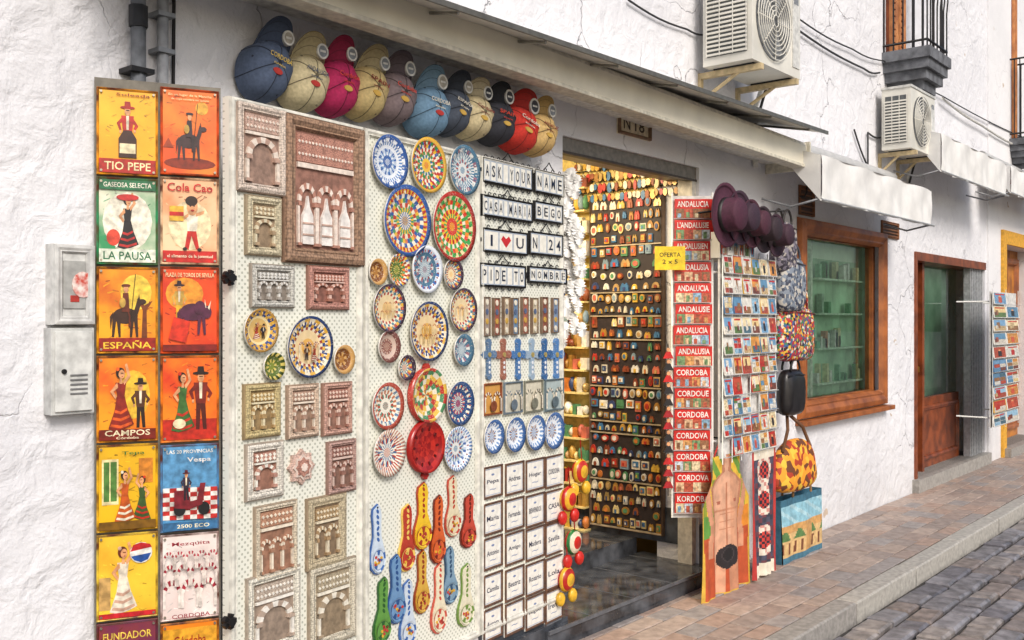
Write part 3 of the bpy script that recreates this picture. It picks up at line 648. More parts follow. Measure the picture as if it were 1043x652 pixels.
# ---------------- plates -------------
def plate(x0,x1,y0,y1,rings,scene=None,plane=B,name='decorative_plate',n=.006):
    a0,a1,z0,z1=plane.rect(x0,x1,y0,y1,n); a,z=(a0+a1)/2,(z0+z1)/2; ra=rz=((a1-a0)+(z1-z0))/4
    b=Mesh(plane); k=72 if ra>.06 else 48; nr=len(rings)
    rad=[i/nr for i in range(nr+1)]
    if scene: rad=[0.55*i/2 if i<3 else .55+.45*(i-2)/(nr-2) for i in range(nr+1)]
    def hh(r): return .004+.018*max(0,(r-.55)/.45)**1.2 if r>.55 else .004
    def mf(j,i):
        if j>=nr: return ceramic('#d8d4cc')
        cols,per,sh=rings[j]; c=cols[((i+sh)//per)%len(cols)]
        return ceramic(c) if (scene and j<2) else painted(c)
    b.lathe(a,z,n,ra,rz,[(r,hh(r)) for r in rad]+[(.97,.012),(.6,-.006)],k,mf)
    if ra>.06:
        cc=[c for r in rings for c in r[0]]
        for ri in range(2 if not scene else 1):
            rr=[.80,.42][ri]; kk=[24,12][ri]; c1_,c2_=ch(cc),ch(cc)
            for j in range(kk):
                t=2*pi*j/kk+.1; h=hh(rr)+.0015
                b.ell(a+ra*rr*cos(t),z+ra*rr*sin(t),ra*.07,ra*.028,n+h-.002,n+h,ceramic(c1_ if j%2 else c2_),8,t)
    if scene:
        q=ra*.42; art(b,(a-q,a+q,z-q,z+q),scene,n+.0045,.0004)
    b.done(name)
Bl=[(['#dde2e8','#3f62a0'],3,0),(['#3f62a0'],1,0),(['#dde2e8','#7f9ec4'],3,1),(['#dde2e8','#3f62a0','#b8c6da'],2,0),(['#dde2e8'],1,0),(['#5a80b4','#dde2e8'],1,0),(['#dde2e8','#3f62a0'],3,0),(['#345694'],1,0)]
Bg=[(['#bfcad0','#426e8a'],3,0),(['#d8d8d4'],1,0),(['#426e8a','#c8d2d6','#a04c46'],2,0),(['#d0d4d4','#7c98a6'],2,1),(['#426e8a','#d0d4d4'],1,0),(['#d2d4d0','#8e6474','#426e8a'],3,0),(['#4a7088'],1,0)]
Mu=[(['#c8382a','#e6b834'],3,0),(['#e6b834'],1,0),(['#3a864c','#e9e0c8','#3860a0'],2,0),(['#d87428','#3a864c'],3,1),(['#e9e0c8','#b0302a'],2,0),(['#3860a0','#e6b834','#b0302a','#e9e0c8'],2,1),(['#b0302a','#3a864c'],2,0),(['#d8a83a'],1,0)]
Mg=[(['#eab82e','#cc382a'],3,0),(['#cc382a'],1,0),(['#eab82e','#3f9648'],2,0),(['#d23c2a','#eab82e'],2,1),(['#3f9648','#e9e0c8'],2,0),(['#d23c2a','#e08428','#3f9648'],2,0),(['#e0cc98','#3f9648'],2,1),(['#a82c24'],1,0)]
Mb=[(['#dcae3a','#345898'],3,0),(['#345898','#e4dcc6'],2,0),(['#4a9060','#dcae3a'],2,1),(['#e4dcc6','#b43e30'],3,0),(['#345898','#4a9060','#dcae3a','#c96e4a'],2,0),(['#e4dcc6','#345898'],2,1),(['#b43e30','#dcae3a'],1,0),(['#345898'],1,0)]
Sc=[(['#e0b060'],1,0),(['#e8cfa0'],1,0),(['#e3d8be','#943c30'],2,0),(['#304478','#d2a440'],2,0),(['#e9e2d0','#304478'],1,1),(['#d2a440','#e3d8be'],3,0),(['#283a64'],1,0)]
Sr=[(['#e8c48a'],1,0),(['#e9d4a8'],1,0),(['#a84032','#e3d8be'],2,0),(['#e3d8be','#4a7c8e'],2,0),(['#a84032','#d2a440','#3c6884'],2,1),(['#403040'],1,0)]
Gd=[(['#c99a4a'],1,0),(['#d8b470'],1,0),(['#e6d09a'],1,0),(['#30497e','#d2a440'],3,0),(['#d2a440','#30497e'],2,0),(['#a9803c'],1,0)]
Wd=[(['#a8763c'],1,0),(['#c79a5c','#7a4a22'],4,0),(['#7a4a22'],1,0),(['#c79a5c'],1,0)]
Gn=[(['#7d8a3c'],1,0),(['#c9b860','#5a6a2c'],3,0),(['#5a6a2c'],1,0),(['#c9b860','#3c4a20'],2,0)]
ARC=arches(.05,.95,3,'#a3402e','#eadcc0')
FIG=dancer(.35,.05,.9,'#a3402e','#e9dfc8')+man(.75,.05,.8,'#2a2a3a','#3a2a20','#221814')
CAS=arches(.0,.5,4,'#b5523b','#e6c88a')+arches(.42,.9,4,'#b5523b','#e6c88a')
plate(244,280,315,358,Gd,FIG); plate(288,336,323,384,Sc,ARC+man(.3,.0,.6,'#5a3a28','#3a2a28','#221814')+dancer(.65,.0,.62,'#a3402e','#e9dfc8')); plate(336,358,352,380,Wd); plate(264,287,360,386,Gn)
plate(375,412,138,192,Bl); plate(414,452,142,195,Mu); plate(454,486,149,198,Bg)
plate(386,436,190,260,Mb); plate(436,482,197,265,Mg)
plate(372,391,264,290,Wd); plate(392,414,259,291,Gn+Mu[3:6]); plate(415,448,252,297,Bg[2:]+Bl[3:5]); plate(448,469,265,294,Sr,None)
plate(376,410,290,338,Sr,CAS); plate(413,454,309,366,Sc,CAS); plate(454,483,295,337,Sr,ARC)
plate(381,405,338,368,[(['#8c5a4a','#b89a8a'],3,0),(['#a87464','#6c4a4a'],2,0),(['#c9b0a0'],1,0),(['#7a4a44'],1,0)]); plate(402,420,362,387,Sr[2:]); plate(458,480,342,371,Bg[3:])
plate(375,408,390,437,[(['#c9d2c6','#a84a3a','#4a8474'],2,0),(['#e6e0d0'],1,0),(['#a84a3a','#e6e0d0','#4a8474'],2,1),(['#e6e0d0','#b8704e'],2,0),(['#5a7a98','#e6e0d0'],2,0),(['#a84a3a'],1,0)])
plate(451,480,390,432,[(['#34588a','#c04434'],3,0),(['#e0d9c4','#34588a'],2,0),(['#c04434','#34588a'],2,1),(['#2a4876'],1,0),(['#e0d9c4','#2a4876'],2,0),(['#2a4876'],1,0)])
plate(376,410,438,484,[(['#a84034','#e6e0d0'],2,0),(['#e6e0d0','#6a80a0'],2,1),(['#a84034','#e6e0d0','#4a688a'],2,0),(['#e6e0d0','#a84034'],1,1),(['#b07868','#e6e0d0'],1,0)])
plate(448,478,436,478,Bg[:4]+Bl[3:6])
def pan(x0,x1,y0,y1,cols,up,mf=painted):
    a0,a1,z0,z1=B.rect(x0,x1,y0,y1); b=Mesh(B); r=(a1-a0)/2; a=(a0+a1)/2; z=z0+r if up else z1-r; s=1 if up else -1
    b.lathe(a,z,.004,r,r,[(0,.004),(.2,.004),(.4,.005),(.6,.01),(.75,.014),(.9,.022),(1,.03),(1,.0)],48,lambda j,i:mf(cols[(i//3+j)%len(cols)] if j<6 else cols[0]))
    ze=z1 if up else z0
    b.poly([(a-.018*s,z+s*r*.92),(a+.018*s,z+s*r*.92),(a+.012*s,ze-s*.03),(a+.02*s,ze-s*.015),(a+.008*s,ze),(a-.008*s,ze),(a-.02*s,ze-s*.015),(a-.012*s,ze-s*.03)],.004,.018,ceramic(cols[0]))
    for j in range(10):
        t=2*pi*j/10; b.ell(a+r*.7*cos(t),z+r*.7*sin(t),r*.09,r*.05,.016,.0195,ceramic('#d8b85a' if up else '#5a1414'),8,t)
    b.done('ceramic_pan')
pan(414,449,370,430,['#b03a30','#d8b04a','#e3dac4','#4a8458'],True); pan(413,447,428,488,['#a3231f','#8c1a1a','#b82c22'],False,ceramic)

def spoon(x0,x1,y0,y1,c,c2,rot=0):
    b=Mesh(B); a0,a1,z0,z1=B.rect(x0,x1,y0,y1); a=(a0+a1)/2; w=(a1-a0)/2*1.0; h=z1-z0; m=ceramic(c); m2=ceramic(c2)
    prof=[(0,0),(.45,.02),(.85,.09),(1,.2),(.95,.32),(.7,.44),(.5,.54),(.5,.70),(.58,.84),(.48,.94),(.2,1)]
    pts=[(a+w*p+rot*h*q*.35,z0+h*q) for p,q in prof]+[(a-w*p+rot*h*q*.35,z0+h*q) for p,q in reversed(prof[1:-1])]
    b.poly(pts,.002,.010,m2)
    pin=[(a+(x-a-rot*h*.2)*.86+rot*h*.2,z0+h*.5+(y-z0-h*.5)*.965) for x,y in pts]; b.poly(pin,.010,.015,m)
    b.lathe(a+rot*h*.07,z0+h*.21,.016,w*.82,h*.17,[(1,.003),(.85,-.0005),(.8,-.0005),(.4,-.0005),(0,-.0005)],20,lambda j,i:m2 if j==1 or ((i//2+j)%4==0 and j<3) else m)
    for q in (.5,.58,.66,.74,.82,.9):
        b.ell(a+rot*h*q*.35,z0+h*q,.006,.010,.015,.0165,m2,8,ch([-.6,.6]))
    b.ell(a+rot*h*.35*.95,z0+h*.955,.004,.004,.015,.017,IRON,8)
    fl=[m2,ceramic('#b8403a'),ceramic('#d8a83a')]
    for i in range(10):
        t=rnd()*2*pi; r=rnd()*.6; b.ell(a+rot*h*.07+w*r*cos(t),z0+h*.21+h*.15*r*sin(t),.006,.006,.014,.0185,ch(fl),7)
    b.done('ceramic_spoon_rest')
for s in [(375,391,513,585,'#c6d4e2','#3c62a0',-.1),(404,421,513,582,'#b03c2c','#e2c05f',0),(419,438,491,560,'#e6bc2e','#a03a24',.0),(436,452,504,574,'#d0602f','#6a2418',.05),(452,468,484,547,'#dcd0b0','#b04030',-.1),(467,483,503,558,'#c04a38','#6a2418',.1),
          (378,396,588,656,'#5f9444','#2c5a2c',.1),(393,412,564,635,'#6a90b8','#2c4f84',-.1),(405,422,590,658,'#c4d0dc','#3c62a0',0),(420,436,560,625,'#cfa444','#8c3a20',.0),(437,453,573,645,'#e2d8bc','#c05040',.05),(449,465,556,615,'#7c9ab0','#34506c',-.1),(464,481,574,638,'#dcd6bc','#6a8a3c',.05)]:
    spoon(*s)

def letters(x0,x1,y0,y1,st,top=True):
    a0,a1,z0,z1=B.rect(x0,x1,y0,y1); b=Mesh(B); h=z1-z0; t0=z0+h*.2; t1=z1-h*.26
    b.frame(a0-.004,a1+.004,t0-.01,t1+.01,.008,.0,.016,IRON,nin=.006)
    b.box(a0+.002,a1-.002,t0-.004,t1+.004,.0,.006,M('#3a3834',.6))
    k=len(st); w=(a1-a0-.012)/k
    for i,c in enumerate(st):
        xa=a0+.006+w*i
        b.box(xa+.0016,xa+w-.0016,t0,t1,.006,.012,ceramic('#ebe8dd'))
        b.frame(xa+.0016,xa+w-.0016,t0,t1,.005,.012,.0128,ceramic('#a8b4c4'),nin=.0122)
        if c=='*': b.poly([(xa+w*.5,t0+(t1-t0)*.2),(xa+w*.85,t0+(t1-t0)*.6),(xa+w*.7,t0+(t1-t0)*.8),(xa+w*.5,t0+(t1-t0)*.65),(xa+w*.3,t0+(t1-t0)*.8),(xa+w*.15,t0+(t1-t0)*.6)],.012,.013,ceramic('#c4202a'))
        elif c!=' ': b.text(c,xa+w*.5,(t0+t1)/2,w*(.14 if c=='I' else .54),(t1-t0)*.56,.0130,M('#16203c',.3))
    n=max(4,k)
    for i in range(n):
        cx=a0+(a1-a0)*(i+.5)/n
        for zc,s in ((t1+.014,1),(t0-.014,-1)):
            b.tube([(cx+.011*cos(q),zc+s*.009*sin(q),.008) for q in [j*pi/4 for j in range(7)]],.0022,IRON,5)
    cx=(a0+a1)/2
    b.tube([(cx-.05,t1+.015,.008),(cx-.02,z1-.01,.008),(cx,z1+.01,.008),(cx+.02,z1-.01,.008),(cx+.05,t1+.015,.008)],.0026,IRON,5)
    for xx in (a0-.006,a1+.006): b.ell(xx,(t0+t1)/2,.01,.01,0,.01,IRON,8)
    b.done('letter_tile_sign')
letters(490,540,158,196,'ASK YOUR'); letters(543,572,168,204,'NAME')
letters(489,540,196,228,'CASA MARIA'); letters(543,571,201,231,'BEGO')
letters(490,535,227,264,'I*U'); letters(538,571,230,266,'N 24')
letters(487,533,262,298,'PIDE TO'); letters(537,575,268,292,'NOMBRE')
for i,x in enumerate([491,501,511,520,530,540,550,561]):
    a0,a1,z0,z1=B.rect(x,x+5.5,303+i%2,342-i*.5); b=Mesh(B); m=['#a0948c','#9a5445','#bfae94','#6c88a6','#a66654','#c6b99e','#875040','#7c90ac'][i]
    b.box(a0,a1,z0,z1,0,.012,M(m,.4)); b.frame(a0-.003,a1+.003,z0-.003,z1+.003,.006,0,.018,M('#7b6552',.5),nin=.012)
    for j in range(4): b.ell((a0+a1)/2,z0+(z1-z0)*(j+.5)/4,(a1-a0)*.25,(z1-z0)*.08,.012,.015,M(['#e8e0cc','#c9a24a','#5a6a8a'][j%3],.4),8)
    b.done('narrow_tile_plaque')
for i,x in enumerate([491,506,521,535,548,560]):
    a0,a1,z0,z1=B.rect(x,x+10.5,349,383); b=Mesh(B); c=['#5a7696','#945e4e','#406ea4','#8fa4b8','#305e92','#4c7ab0'][i]; m=painted(c); ca=(a0+a1)/2; q=(a1-a0)*.17; zc=z0+(z1-z0)*.64
    b.box(ca-q,ca+q,z0,z1,0,.012,m); b.box(a0,ca-q-.0005,zc-q,zc+q,0,.012,m); b.box(ca+q+.0005,a1,zc-q,zc+q,0,.012,m)
    for xx,zz in ((a0,zc),(a1,zc),(ca,z0),(ca,z1)): b.ell(xx,zz,q*1.35,q*1.35,0,.013,m,8)
    b.ell(ca,zc,q*.8,q*.8,.012,.016,M('#d9c27a',.3,.5),10)
    for j in range(3): b.ell(ca,z0+(z1-z0)*(.12+.14*j),q*.5,q*.5,.012,.014,ceramic('#e6eaee'),8)
    b.done('ceramic_cross')
for i,x in enumerate([490,511,532,553]):
    a0,a1,z0,z1=B.rect(x,x+19,390-i*1.5,423-i*1.5); b=Mesh(B)
    c=[('#d09a50','#8a4a2c'),('#c4c0b0','#6a7884'),('#d2ccb8','#7f7f70'),('#aab8b8','#5f7078')][i]
    b.frame(a0,a1,z0,z1,.010,0,.018,M(c[1],.4),nin=.008); b.box(a0,a1,z0,z1,0,.008,ceramic(c[0]))
    art(b,(a0+.010,a1-.010,z0+.010,z1-.010),arches(.05,.9,2,c[1],'#e6dcc8')+[('e',.5,.25,.2,.2,c[1])],.008)
    b.done('decorated_tile')
for i,x in enumerate([490,512,533,551]):
    plate(x,x+ (21 if i==3 else 20),427-i*2,462-i*2,[(['#dde2e8','#4c70a0'],3,0),(['#4c70a0','#d4dce6','#a87a4a'],2,0),(['#dde2e8'],1,0),(['#7090bc','#dde2e8'],2,1),(['#3c6096'],1,0)])
names=['Pepa','Andrea','Hogar','CORDOBA','Maria','Fernanda','BIENVENIDOS','CASA','Antonio','Amigo','Madera','Sevilla','Camila','Beatriz','Rosario','Lola','Aurora','Rosario','Miguel','Irene']
for c,x in enumerate([491,513,534,554]):
    for r in range(5):
        y=[474,511,546,583,618][r]-(c*[3.6,4.2,4.8,5.6,6.2][r]); hh=33
        a0,a1,z0,z1=B.rect(x,x+(19.5 if c<3 else 18),y,y+hh,.0); b=Mesh(B)
        b.box(a0,a1,z0,z1,0,.006,ceramic('#ece9e0')); b.frame(a0,a1,z0,z1,.011,0,.014,M('#6e4a32',.5,c2='#463630',scale=60),nin=.006)
        b.frame(a0+.014,a1-.014,z0+.014,z1-.014,.003,.006,.0066,M('#9aa8c4',.4),nin=.0062)
        s=names[(r*4+c)%20]; b.text(s,(a0+a1)/2,(z0+z1)/2,(a1-a0)*.62,(z1-z0)*.16,.0068,M('#2a3050'))
        b.ell((a0+a1)/2,z1-(z1-z0)*.28,.012,.005,.006,.0068,M('#7a8ab0'),8); b.text('~',(a0+a1)/2,z0+(z1-z0)*.27,(a1-a0)*.3,.006,.0068,M('#7a8ab0'))
        b.done('name_tile')

# ---------------- caps : hung in one row by the strap, peak upwards and outwards -------------
def cap(x0,x1,y0,y1,c,c2,txt,n,rot):
    a0,a1,z0,z1=W.rect(x0,x1,y0,y1,.1); w=(a1-a0)/2*.94; h=z1-z0; b=Mesh(W); ca=(a0+a1)/2; rz=h*.34; cz=z0+rz
    c2=mixh(c2,'#000000',.16)
    m=M(c,.85,0,.1,.3,90); m2=M(c2,.85,0,.08,.3,90); dk=M(mixh(c,'#000000',.45),.85)
    def X(x,z,nn): return (ca+x*cos(rot)-z*sin(rot),cz+x*sin(rot)+z*cos(rot),n+nn)
    def cr(t,ph):   # soft crown: squarer side panels, flat front panel towards the peak
        s=sin(ph)**.8; q=abs(cos(t))**.85*math.copysign(1,cos(t))
        return X(w*.95*q*s, rz*(1.0 if sin(t)<0 else .9)*sin(t)*s+rz*.2*cos(ph), .125*cos(ph)**.6+.004*sin(6*t)*sin(ph)*cos(ph)*2)
    ks,kr=36,10; vs=[];fs=[]
    for j in range(kr+1):
        ph=pi/2*j/kr
        for i in range(ks): vs.append(cr(2*pi*i/ks,ph))
    for j in range(kr):
        for i in range(ks): fs.append((j*ks+i,(j+1)*ks+i,(j+1)*ks+(i+1)%ks,j*ks+(i+1)%ks))
    b.add(vs,fs,m,True)
    for q in range(6):
        t=pi/6+pi/3*q; b.tube([cr(t,pi/2*k/8) for k in range(9)],.0020,dk,4)
        if q%3!=0:
            p=cr(t+.5,1.05); b.ell(p[0],p[1],.004,.004,p[2]-.002,p[2]+.003,dk,6)
    p=X(0,rz*.2,.123); b.blob(p[0],p[1],p[2],.009,.009,.006,dk,1,10,6)
    ku,kv=22,7; vs=[];fs=[]
    for side in (0,1):
        for v in range(kv+1):
            for u in range(ku+1):
                f=2*u/ku-1; e=v/kv; L=(max(0,1-abs(f)**3.2))**.5
                x=w*.80*f*(1-.10*e*abs(f)); z=rz*.62-rz*.30*f*f+h*.40*e*L
                nn=.075*(1-f*f)**.8*(1-.25*e)+.035*e+.006+(.004 if side else 0)
                vs.append(X(x,z,nn))
    Ln=(kv+1)*(ku+1)
    for s in (0,1):
        for v in range(kv):
            for u in range(ku):
                i=s*Ln+v*(ku+1)+u; fs.append((i,i+1,i+ku+2,i+ku+1))
    b.add(vs,fs,m2,True)
    for v,rr,mm in ((7,.0034,m2),(6,.001,dk),(4,.001,dk),(2,.001,dk),(0,.003,dk)):
        b.tube([tuple(vs[Ln+v*(ku+1)+u]) for u in range(ku+1)],rr,mm,5)
    sv=vs[Ln+4*(ku+1)+15]
    b.ell(sv[0],sv[1],w*.25,w*.27,sv[2]-.01,sv[2]+.012,M('#e4e2da',.4),18); b.ell(sv[0],sv[1],w*.18,w*.20,sv[2]+.012,sv[2]+.0125,M(ch(['#8a8f94','#3a3a40','#b0a898']),.5),16); b.box(sv[0]-w*.12,sv[0]+w*.12,sv[1]-.004,sv[1]+.004,sv[2]+.0125,sv[2]+.013,M('#eceae2',.4))
    tm=M(ch(['#e9e2d0','#e9c860','#d8452f']) if lin(c)[1]<.3 else ch(['#8a2a20','#3a4a6a']),.7)
    tt=X(0,rz*.36,.123); b.text(txt,tt[0],tt[1],w*.95,h*.055,tt[2]+.006,tm,rot)
    tt=X(0,-rz*.1,.123); b.ell(tt[0],tt[1],w*.2,h*.035,tt[2]-.02,tt[2]+.003,M(ch(['#c9a24a','#b5322b','#dcd8cc']),.7),12,rot)
    tt=X(0,rz*.12,.123); b.text('ESPAÑA' if txt!='ESPAÑA' else 'SPAIN',tt[0],tt[1],w*.5,h*.025,tt[2]+.006,tm,rot)
    b.done('baseball_cap')
CP=[(250,301,10,103,'#54627c','#4a5872','CORDOBA'),(288,338,28,113,'#d4c69e','#c8b88c','ANDALUCIA'),(323,368,33,118,'#b4235a','#a81d4c','Cordoba'),(353,396,40,122,'#c6b07a','#ccbb90','SPAIN'),(380,424,48,127,'#807072','#706268','Cordoba'),(415,458,64,140,'#6f92ae','#80a2ba','CORDOBA'),(442,478,68,138,'#4a5260','#3c424e','ESPAÑA'),(462,500,77,142,'#d6c69c','#dccdaa','Cordoba'),(484,523,82,148,'#35363e','#2c2d34','SPAIN'),(504,546,88,155,'#cc3428','#c42e24','Cordoba'),(529,562,96,159,'#d4b274','#c8a664','ANDALUZ')]
for i,c in enumerate(CP): cap(*c,.02+.004*i,-.26+.09*(i%3))

# ---------------- guidebook rack -------------
b=Mesh(K); RED=M('#cc2822',.35); WT=M('#f4efe6',.4)
txts=['ANDALUCIA',"L'ANDALUSIE",'ANDALUSIEN','ANDALUSIA','ANDALUCIA','ANDALUSIE','ANDALUCIA','ANDALUSIA','CORDOBA','CORDOUE','CORDOBA','CORDOVA','CORDOBA','CORDOVA','KORDOBA']
a0,a1,z0,z1=K.rect(687,724,203,524)
b.box(a0-.01,a1+.01,z0-.02,z1+.02,-.02,-.008,M('#dcdcd8',.4))
for xx in (a0-.012,a1+.012): b.tube([(xx,z0-.02,-.01),(xx,z1+.04,-.01)],.006,WMETAL)
k=len(txts); h=(z1-z0)/k
pic=['#d9a060','#8fb4cc','#9a6a48','#e6d4ac','#7a9a6a','#c05a40','#c9d4dc','#e0b890']
for i,t in enumerate(txts):
    zt=z1-i*h; off=ch([0,.006,-.006]); wide=.02 if i<2 else 0
    b.box(a0+off,a1+off+wide,zt-h*.94,zt,.0,.012,RED)
    b.text(t,(a0+a1)/2+off,zt-h*.24,(a1-a0)*.86,h*.28,.013,WT)
    xa=a0+off+.006; ww=(a1-a0-.012)/4
    for q in range(4):
        b.box(xa+ww*q,xa+ww*(q+1)-.002,zt-h*.9,zt-h*.46,.012,.0135,M(ch(pic),.4,0,.3,0,70)); b.box(xa+ww*q+.01,xa+ww*q+.03,zt-h*.88,zt-h*uni(.55,.7),.0135,.014,M(ch(pic),.4,0,.3,0,70))
    b.tube([(a0-.01,zt-h*.93,.016),(a1+.01,zt-h*.93,.016)],.002,WMETAL,4)
b.done('guidebook_rack')
b=Mesh(K)
for i in range(12):
    y=360+i*12; a,z=K.at(681,y,.02)
    b.poly([(a-.03,z-.03),(a+.03,z-.03),(a+.01,z+.01),(a-.01,z+.01)],.0,.02,M(ch(['#c8201f','#a81a22','#e0c04a','#201a1c']),.5)); b.ell(a,z+.02,.01,.012,.0,.02,M(SK),8)
b.tube([(a,K.at(681,350)[1],.0),(a,K.at(681,505)[1],.0)],.003,IRON,5)
b.done('flamenco_doll_strip')
b=Mesh(K); a0,a1,z0,z1=K.rect(667,698,251,275,.05); b.box(a0,a1,z0,z1,.045,.05,M('#e9c81f',.4)); b.text('OFERTA',(a0+a1)/2,(z0+z1)/2+.02,(a1-a0)*.7,.025,.0505,IRON); b.text('2 x 5',(a0+a1)/2,(z0+z1)/2-.02,(a1-a0)*.5,.025,.0505,IRON)
b.done('price_sign')

# ---------------- postcard racks -------------
P1=['#7aa6cc','#da9446','#e8cc90','#98bed6','#bc4e36','#eedaae','#6390b2','#e2ded4']; P2=['#9c6e46','#ae503c','#638048','#cfb284','#80483a','#ded6c8','#507080','#c42e26','#ebe6dc']
def card(b,a0,a1,z0,z1,n,tilt=.0):
    c=rnd()
    base=M('#ebe7de',.35) if c<.75 else M(ch(['#ca3c30','#e2b048','#5280aa']),.35)
    b.add([(a0,z0,n+tilt),(a1,z0,n+tilt),(a1,z1,n),(a0,z1,n),(a0,z0,n+tilt-.006),(a1,z0,n+tilt-.006),(a1,z1,n-.006),(a0,z1,n-.006)],[(0,1,2,3),(0,4,7,3),(1,5,6,2),(3,2,6,7),(0,1,5,4)],base)
    w=a1-a0;h=z1-z0
    def q(x0,y0,x1,y1,m,e):
        N=lambda y:n+tilt*(1-y)+e
        b.add([(a0+w*x0,z0+h*y0,N(y0)),(a0+w*x1,z0+h*y0,N(y0)),(a0+w*x1,z0+h*y1,N(y1)),(a0+w*x0,z0+h*y1,N(y1))],[(0,1,2,3)],m)
    t=rnd()
    if t<.5:
        q(.06,.45,.94,.96,M(ch(P1),.35),.0006); q(.06,.04,.94,.45,M(ch(P2),.35,0,.3,0,90),.0006); x=uni(.15,.5); q(x,.25,x+uni(.15,.35),uni(.6,.88),M(ch(P2),.35,0,.3,0,90),.001); q(x-.08,.2,x+.1,.5,M(ch(P2),.35,0,.3,0,90),.0013)
    elif t<.8:
        for i in range(2):
            for j in range(3): q(.06+.45*i,.04+.31*j,.48+.45*i,.33+.31*j,M(ch(P1+P2),.35,0,.3,0,90),.0006)
    else:
        q(.06,.04,.94,.96,M(ch(P1),.35,0,.3,0,60),.0006); q(.35,.15,.62,.62,M(ch(['#b5282a','#2a2228','#c9543a']),.4),.001); q(.4,.62,.56,.75,M(SK),.001)
    if rnd()<.4: q(.14,.80,.86,.9,M('#c22a24',.4),.0016)
def rack(x0,x1,y0,y1,n,cols,rows,aspect):
    a0,a1,z0,z1=W.rect(x0,x1,y0,y1,n); b=Mesh(W)
    b.box(a0,a1,z0,z1,n-.03,n-.02,M('#dcdad5',.5))
    cw=(a1-a0)/cols; rh=(z1-z0)/rows
    for i in range(cols+1): b.tube([(a0+cw*i,z0-.03,n),(a0+cw*i,z1+.03,n)],.0035,WMETAL,5)
    for r in range(rows):
        zz=z0+rh*r; b.tube([(a0,zz+.01,n+.02),(a1,zz+.01,n+.02)],.003,WMETAL,5)
        for c in range(cols):
            if rnd()<.03: continue
            j=uni(-.004,.004); card(b,a0+cw*c+.006+j,a0+cw*(c+1)-.006+j,zz+.012,zz+rh*aspect*uni(.96,1.0),n+.0,.014)
    for zz in (z0+.1,z1-.1):
        for a in (a0+.02,a1-.02): b.tube([(a,zz,.0),(a,zz,n-.02)],.008,WMETAL,6)
    return b
b=rack(736,790,262,462,.28,6,10,.97); b.done('postcard_rack')
b=rack(1011,1037,298,432,.35,2,10,.95); b.done('postcard_rack')
b=Mesh(W); a0,a1,z0,z1=W.rect(738,772,238,264,.3); b.box(a0,a1,z0,z1,.0,.27,WMETAL)
for i in range(6):
    aa=a0+(a1-a0)*i/6; card(b,aa+.01,aa+(a1-a0)/6-.01,z0+.02,z1-.02,.28,.0)
b.done('rack_header_box')

for i,(x,y,rw,rh,c) in enumerate([(739,219,15,33,'#4c2236'),(753,222,13,28,'#3a2434'),(765,228,11,25,'#4a2232'),(777,234,11,24,'#302028'),(790,240,11,22,'#3e2432')]):
    n=.33; a,z=W.at(x,y,n); b=Mesh(W); r=W.at(x,y-rh,n)[1]-z; m=M(c,.75,0,.15,.2,60)
    b.lathe(a,z,n,r*.95,r,[(0,.10),(.46,.10),(.5,.09),(.53,.0),(.56,-.004),(.9,.0),(1,.01),(1,.004),(.55,-.01)],32,m)
    b.lathe(a,z,n,r*.95,r,[(.545,.0),(.535,.022),(.52,.022)],32,M('#14100f',.5))
    b.tube([(a,z+.02,.0),(a,z+.03,n+.01)],.006,IRON,6)
    b.done('wide_brim_hat')

# ---------------- aprons -------------
def interp(v,t):
    for i in range(len(t)-1):
        if t[i][0]<=v<=t[i+1][0]:
            f=(v-t[i][0])/(t[i+1][0]-t[i][0]); return t[i][1]*(1-f)+t[i+1][1]*f
    return t[-1][1]
def apron1(u,v):
    x=u-.5
    if abs(x)>.465 or v<.02: return '#d2a83f'
    d=((x-.02)/.17)**2+((v-.27)/.085)**2
    if d<1:
        d2=((x-.02)/.09)**2+((v-.285)/.05)**2
        return '#3a3234' if .85<d2<1.15 else ('#1a1516' if d2<.85 else '#272022')
    bw=interp(v,[(0,.13),(.3,.27),(.4,.27),(.5,.22),(.62,.28),(.78,.33),(.84,.2),(.88,.08),(.97,.09),(1.01,.03)])
    if v<.27:
        if .03<abs(x)<.03+interp(v,[(0,.14),(.15,.2),(.27,.23)]): return '#d8a080' if x<0 else '#c48868'
    elif abs(x)<bw:
        if abs(x)<.012 and v<.8: return '#b87858'
        if abs(abs(x)-.14)<.025 and .655<v<.675: return '#a8604a'
        if .60<v<.615 or (.44<v<.6 and abs((v*18)%1-.5)<.08 and abs(x)<.12): return '#c08464'
        if abs(x)>bw-.05: return '#b87c5e'
        return '#d8a486' if x<.06 else '#ca9474'
    elif .3<v<.8 and abs(x)<bw+.11 and abs(x)>bw+.02: return '#cc9070'
    if v>.84: return '#6f9a3c' if int(u*9+v*12)%2 else '#e0b83a'
    if v>.6: return '#e0b83a' if int(u*10)%2 else '#8f9a30'
    return '#b8502a' if v<.45 else ('#5f9440' if x<0 else '#d8862c')
def apron2(u,v):
    if abs(u-.5)>.43: return '#b5352f'
    if v<.1 or v>.93: return '#e6dcc8'
    for cy in (.28,.6,.84):
        d=((u-.5)/.3)**2+((v-cy)/.12)**2
        if d<.35: return '#c23a30' if (int(u*14)+int(v*40))%2 else '#2a2230'
        if d<1: return '#e4d6c6' if (int(u*12)+int(v*34))%3 else '#c98a80'
    return ['#3a3a48','#4a4a5c','#6a3a44'][(int(u*9)+int(v*24)*2)%3]
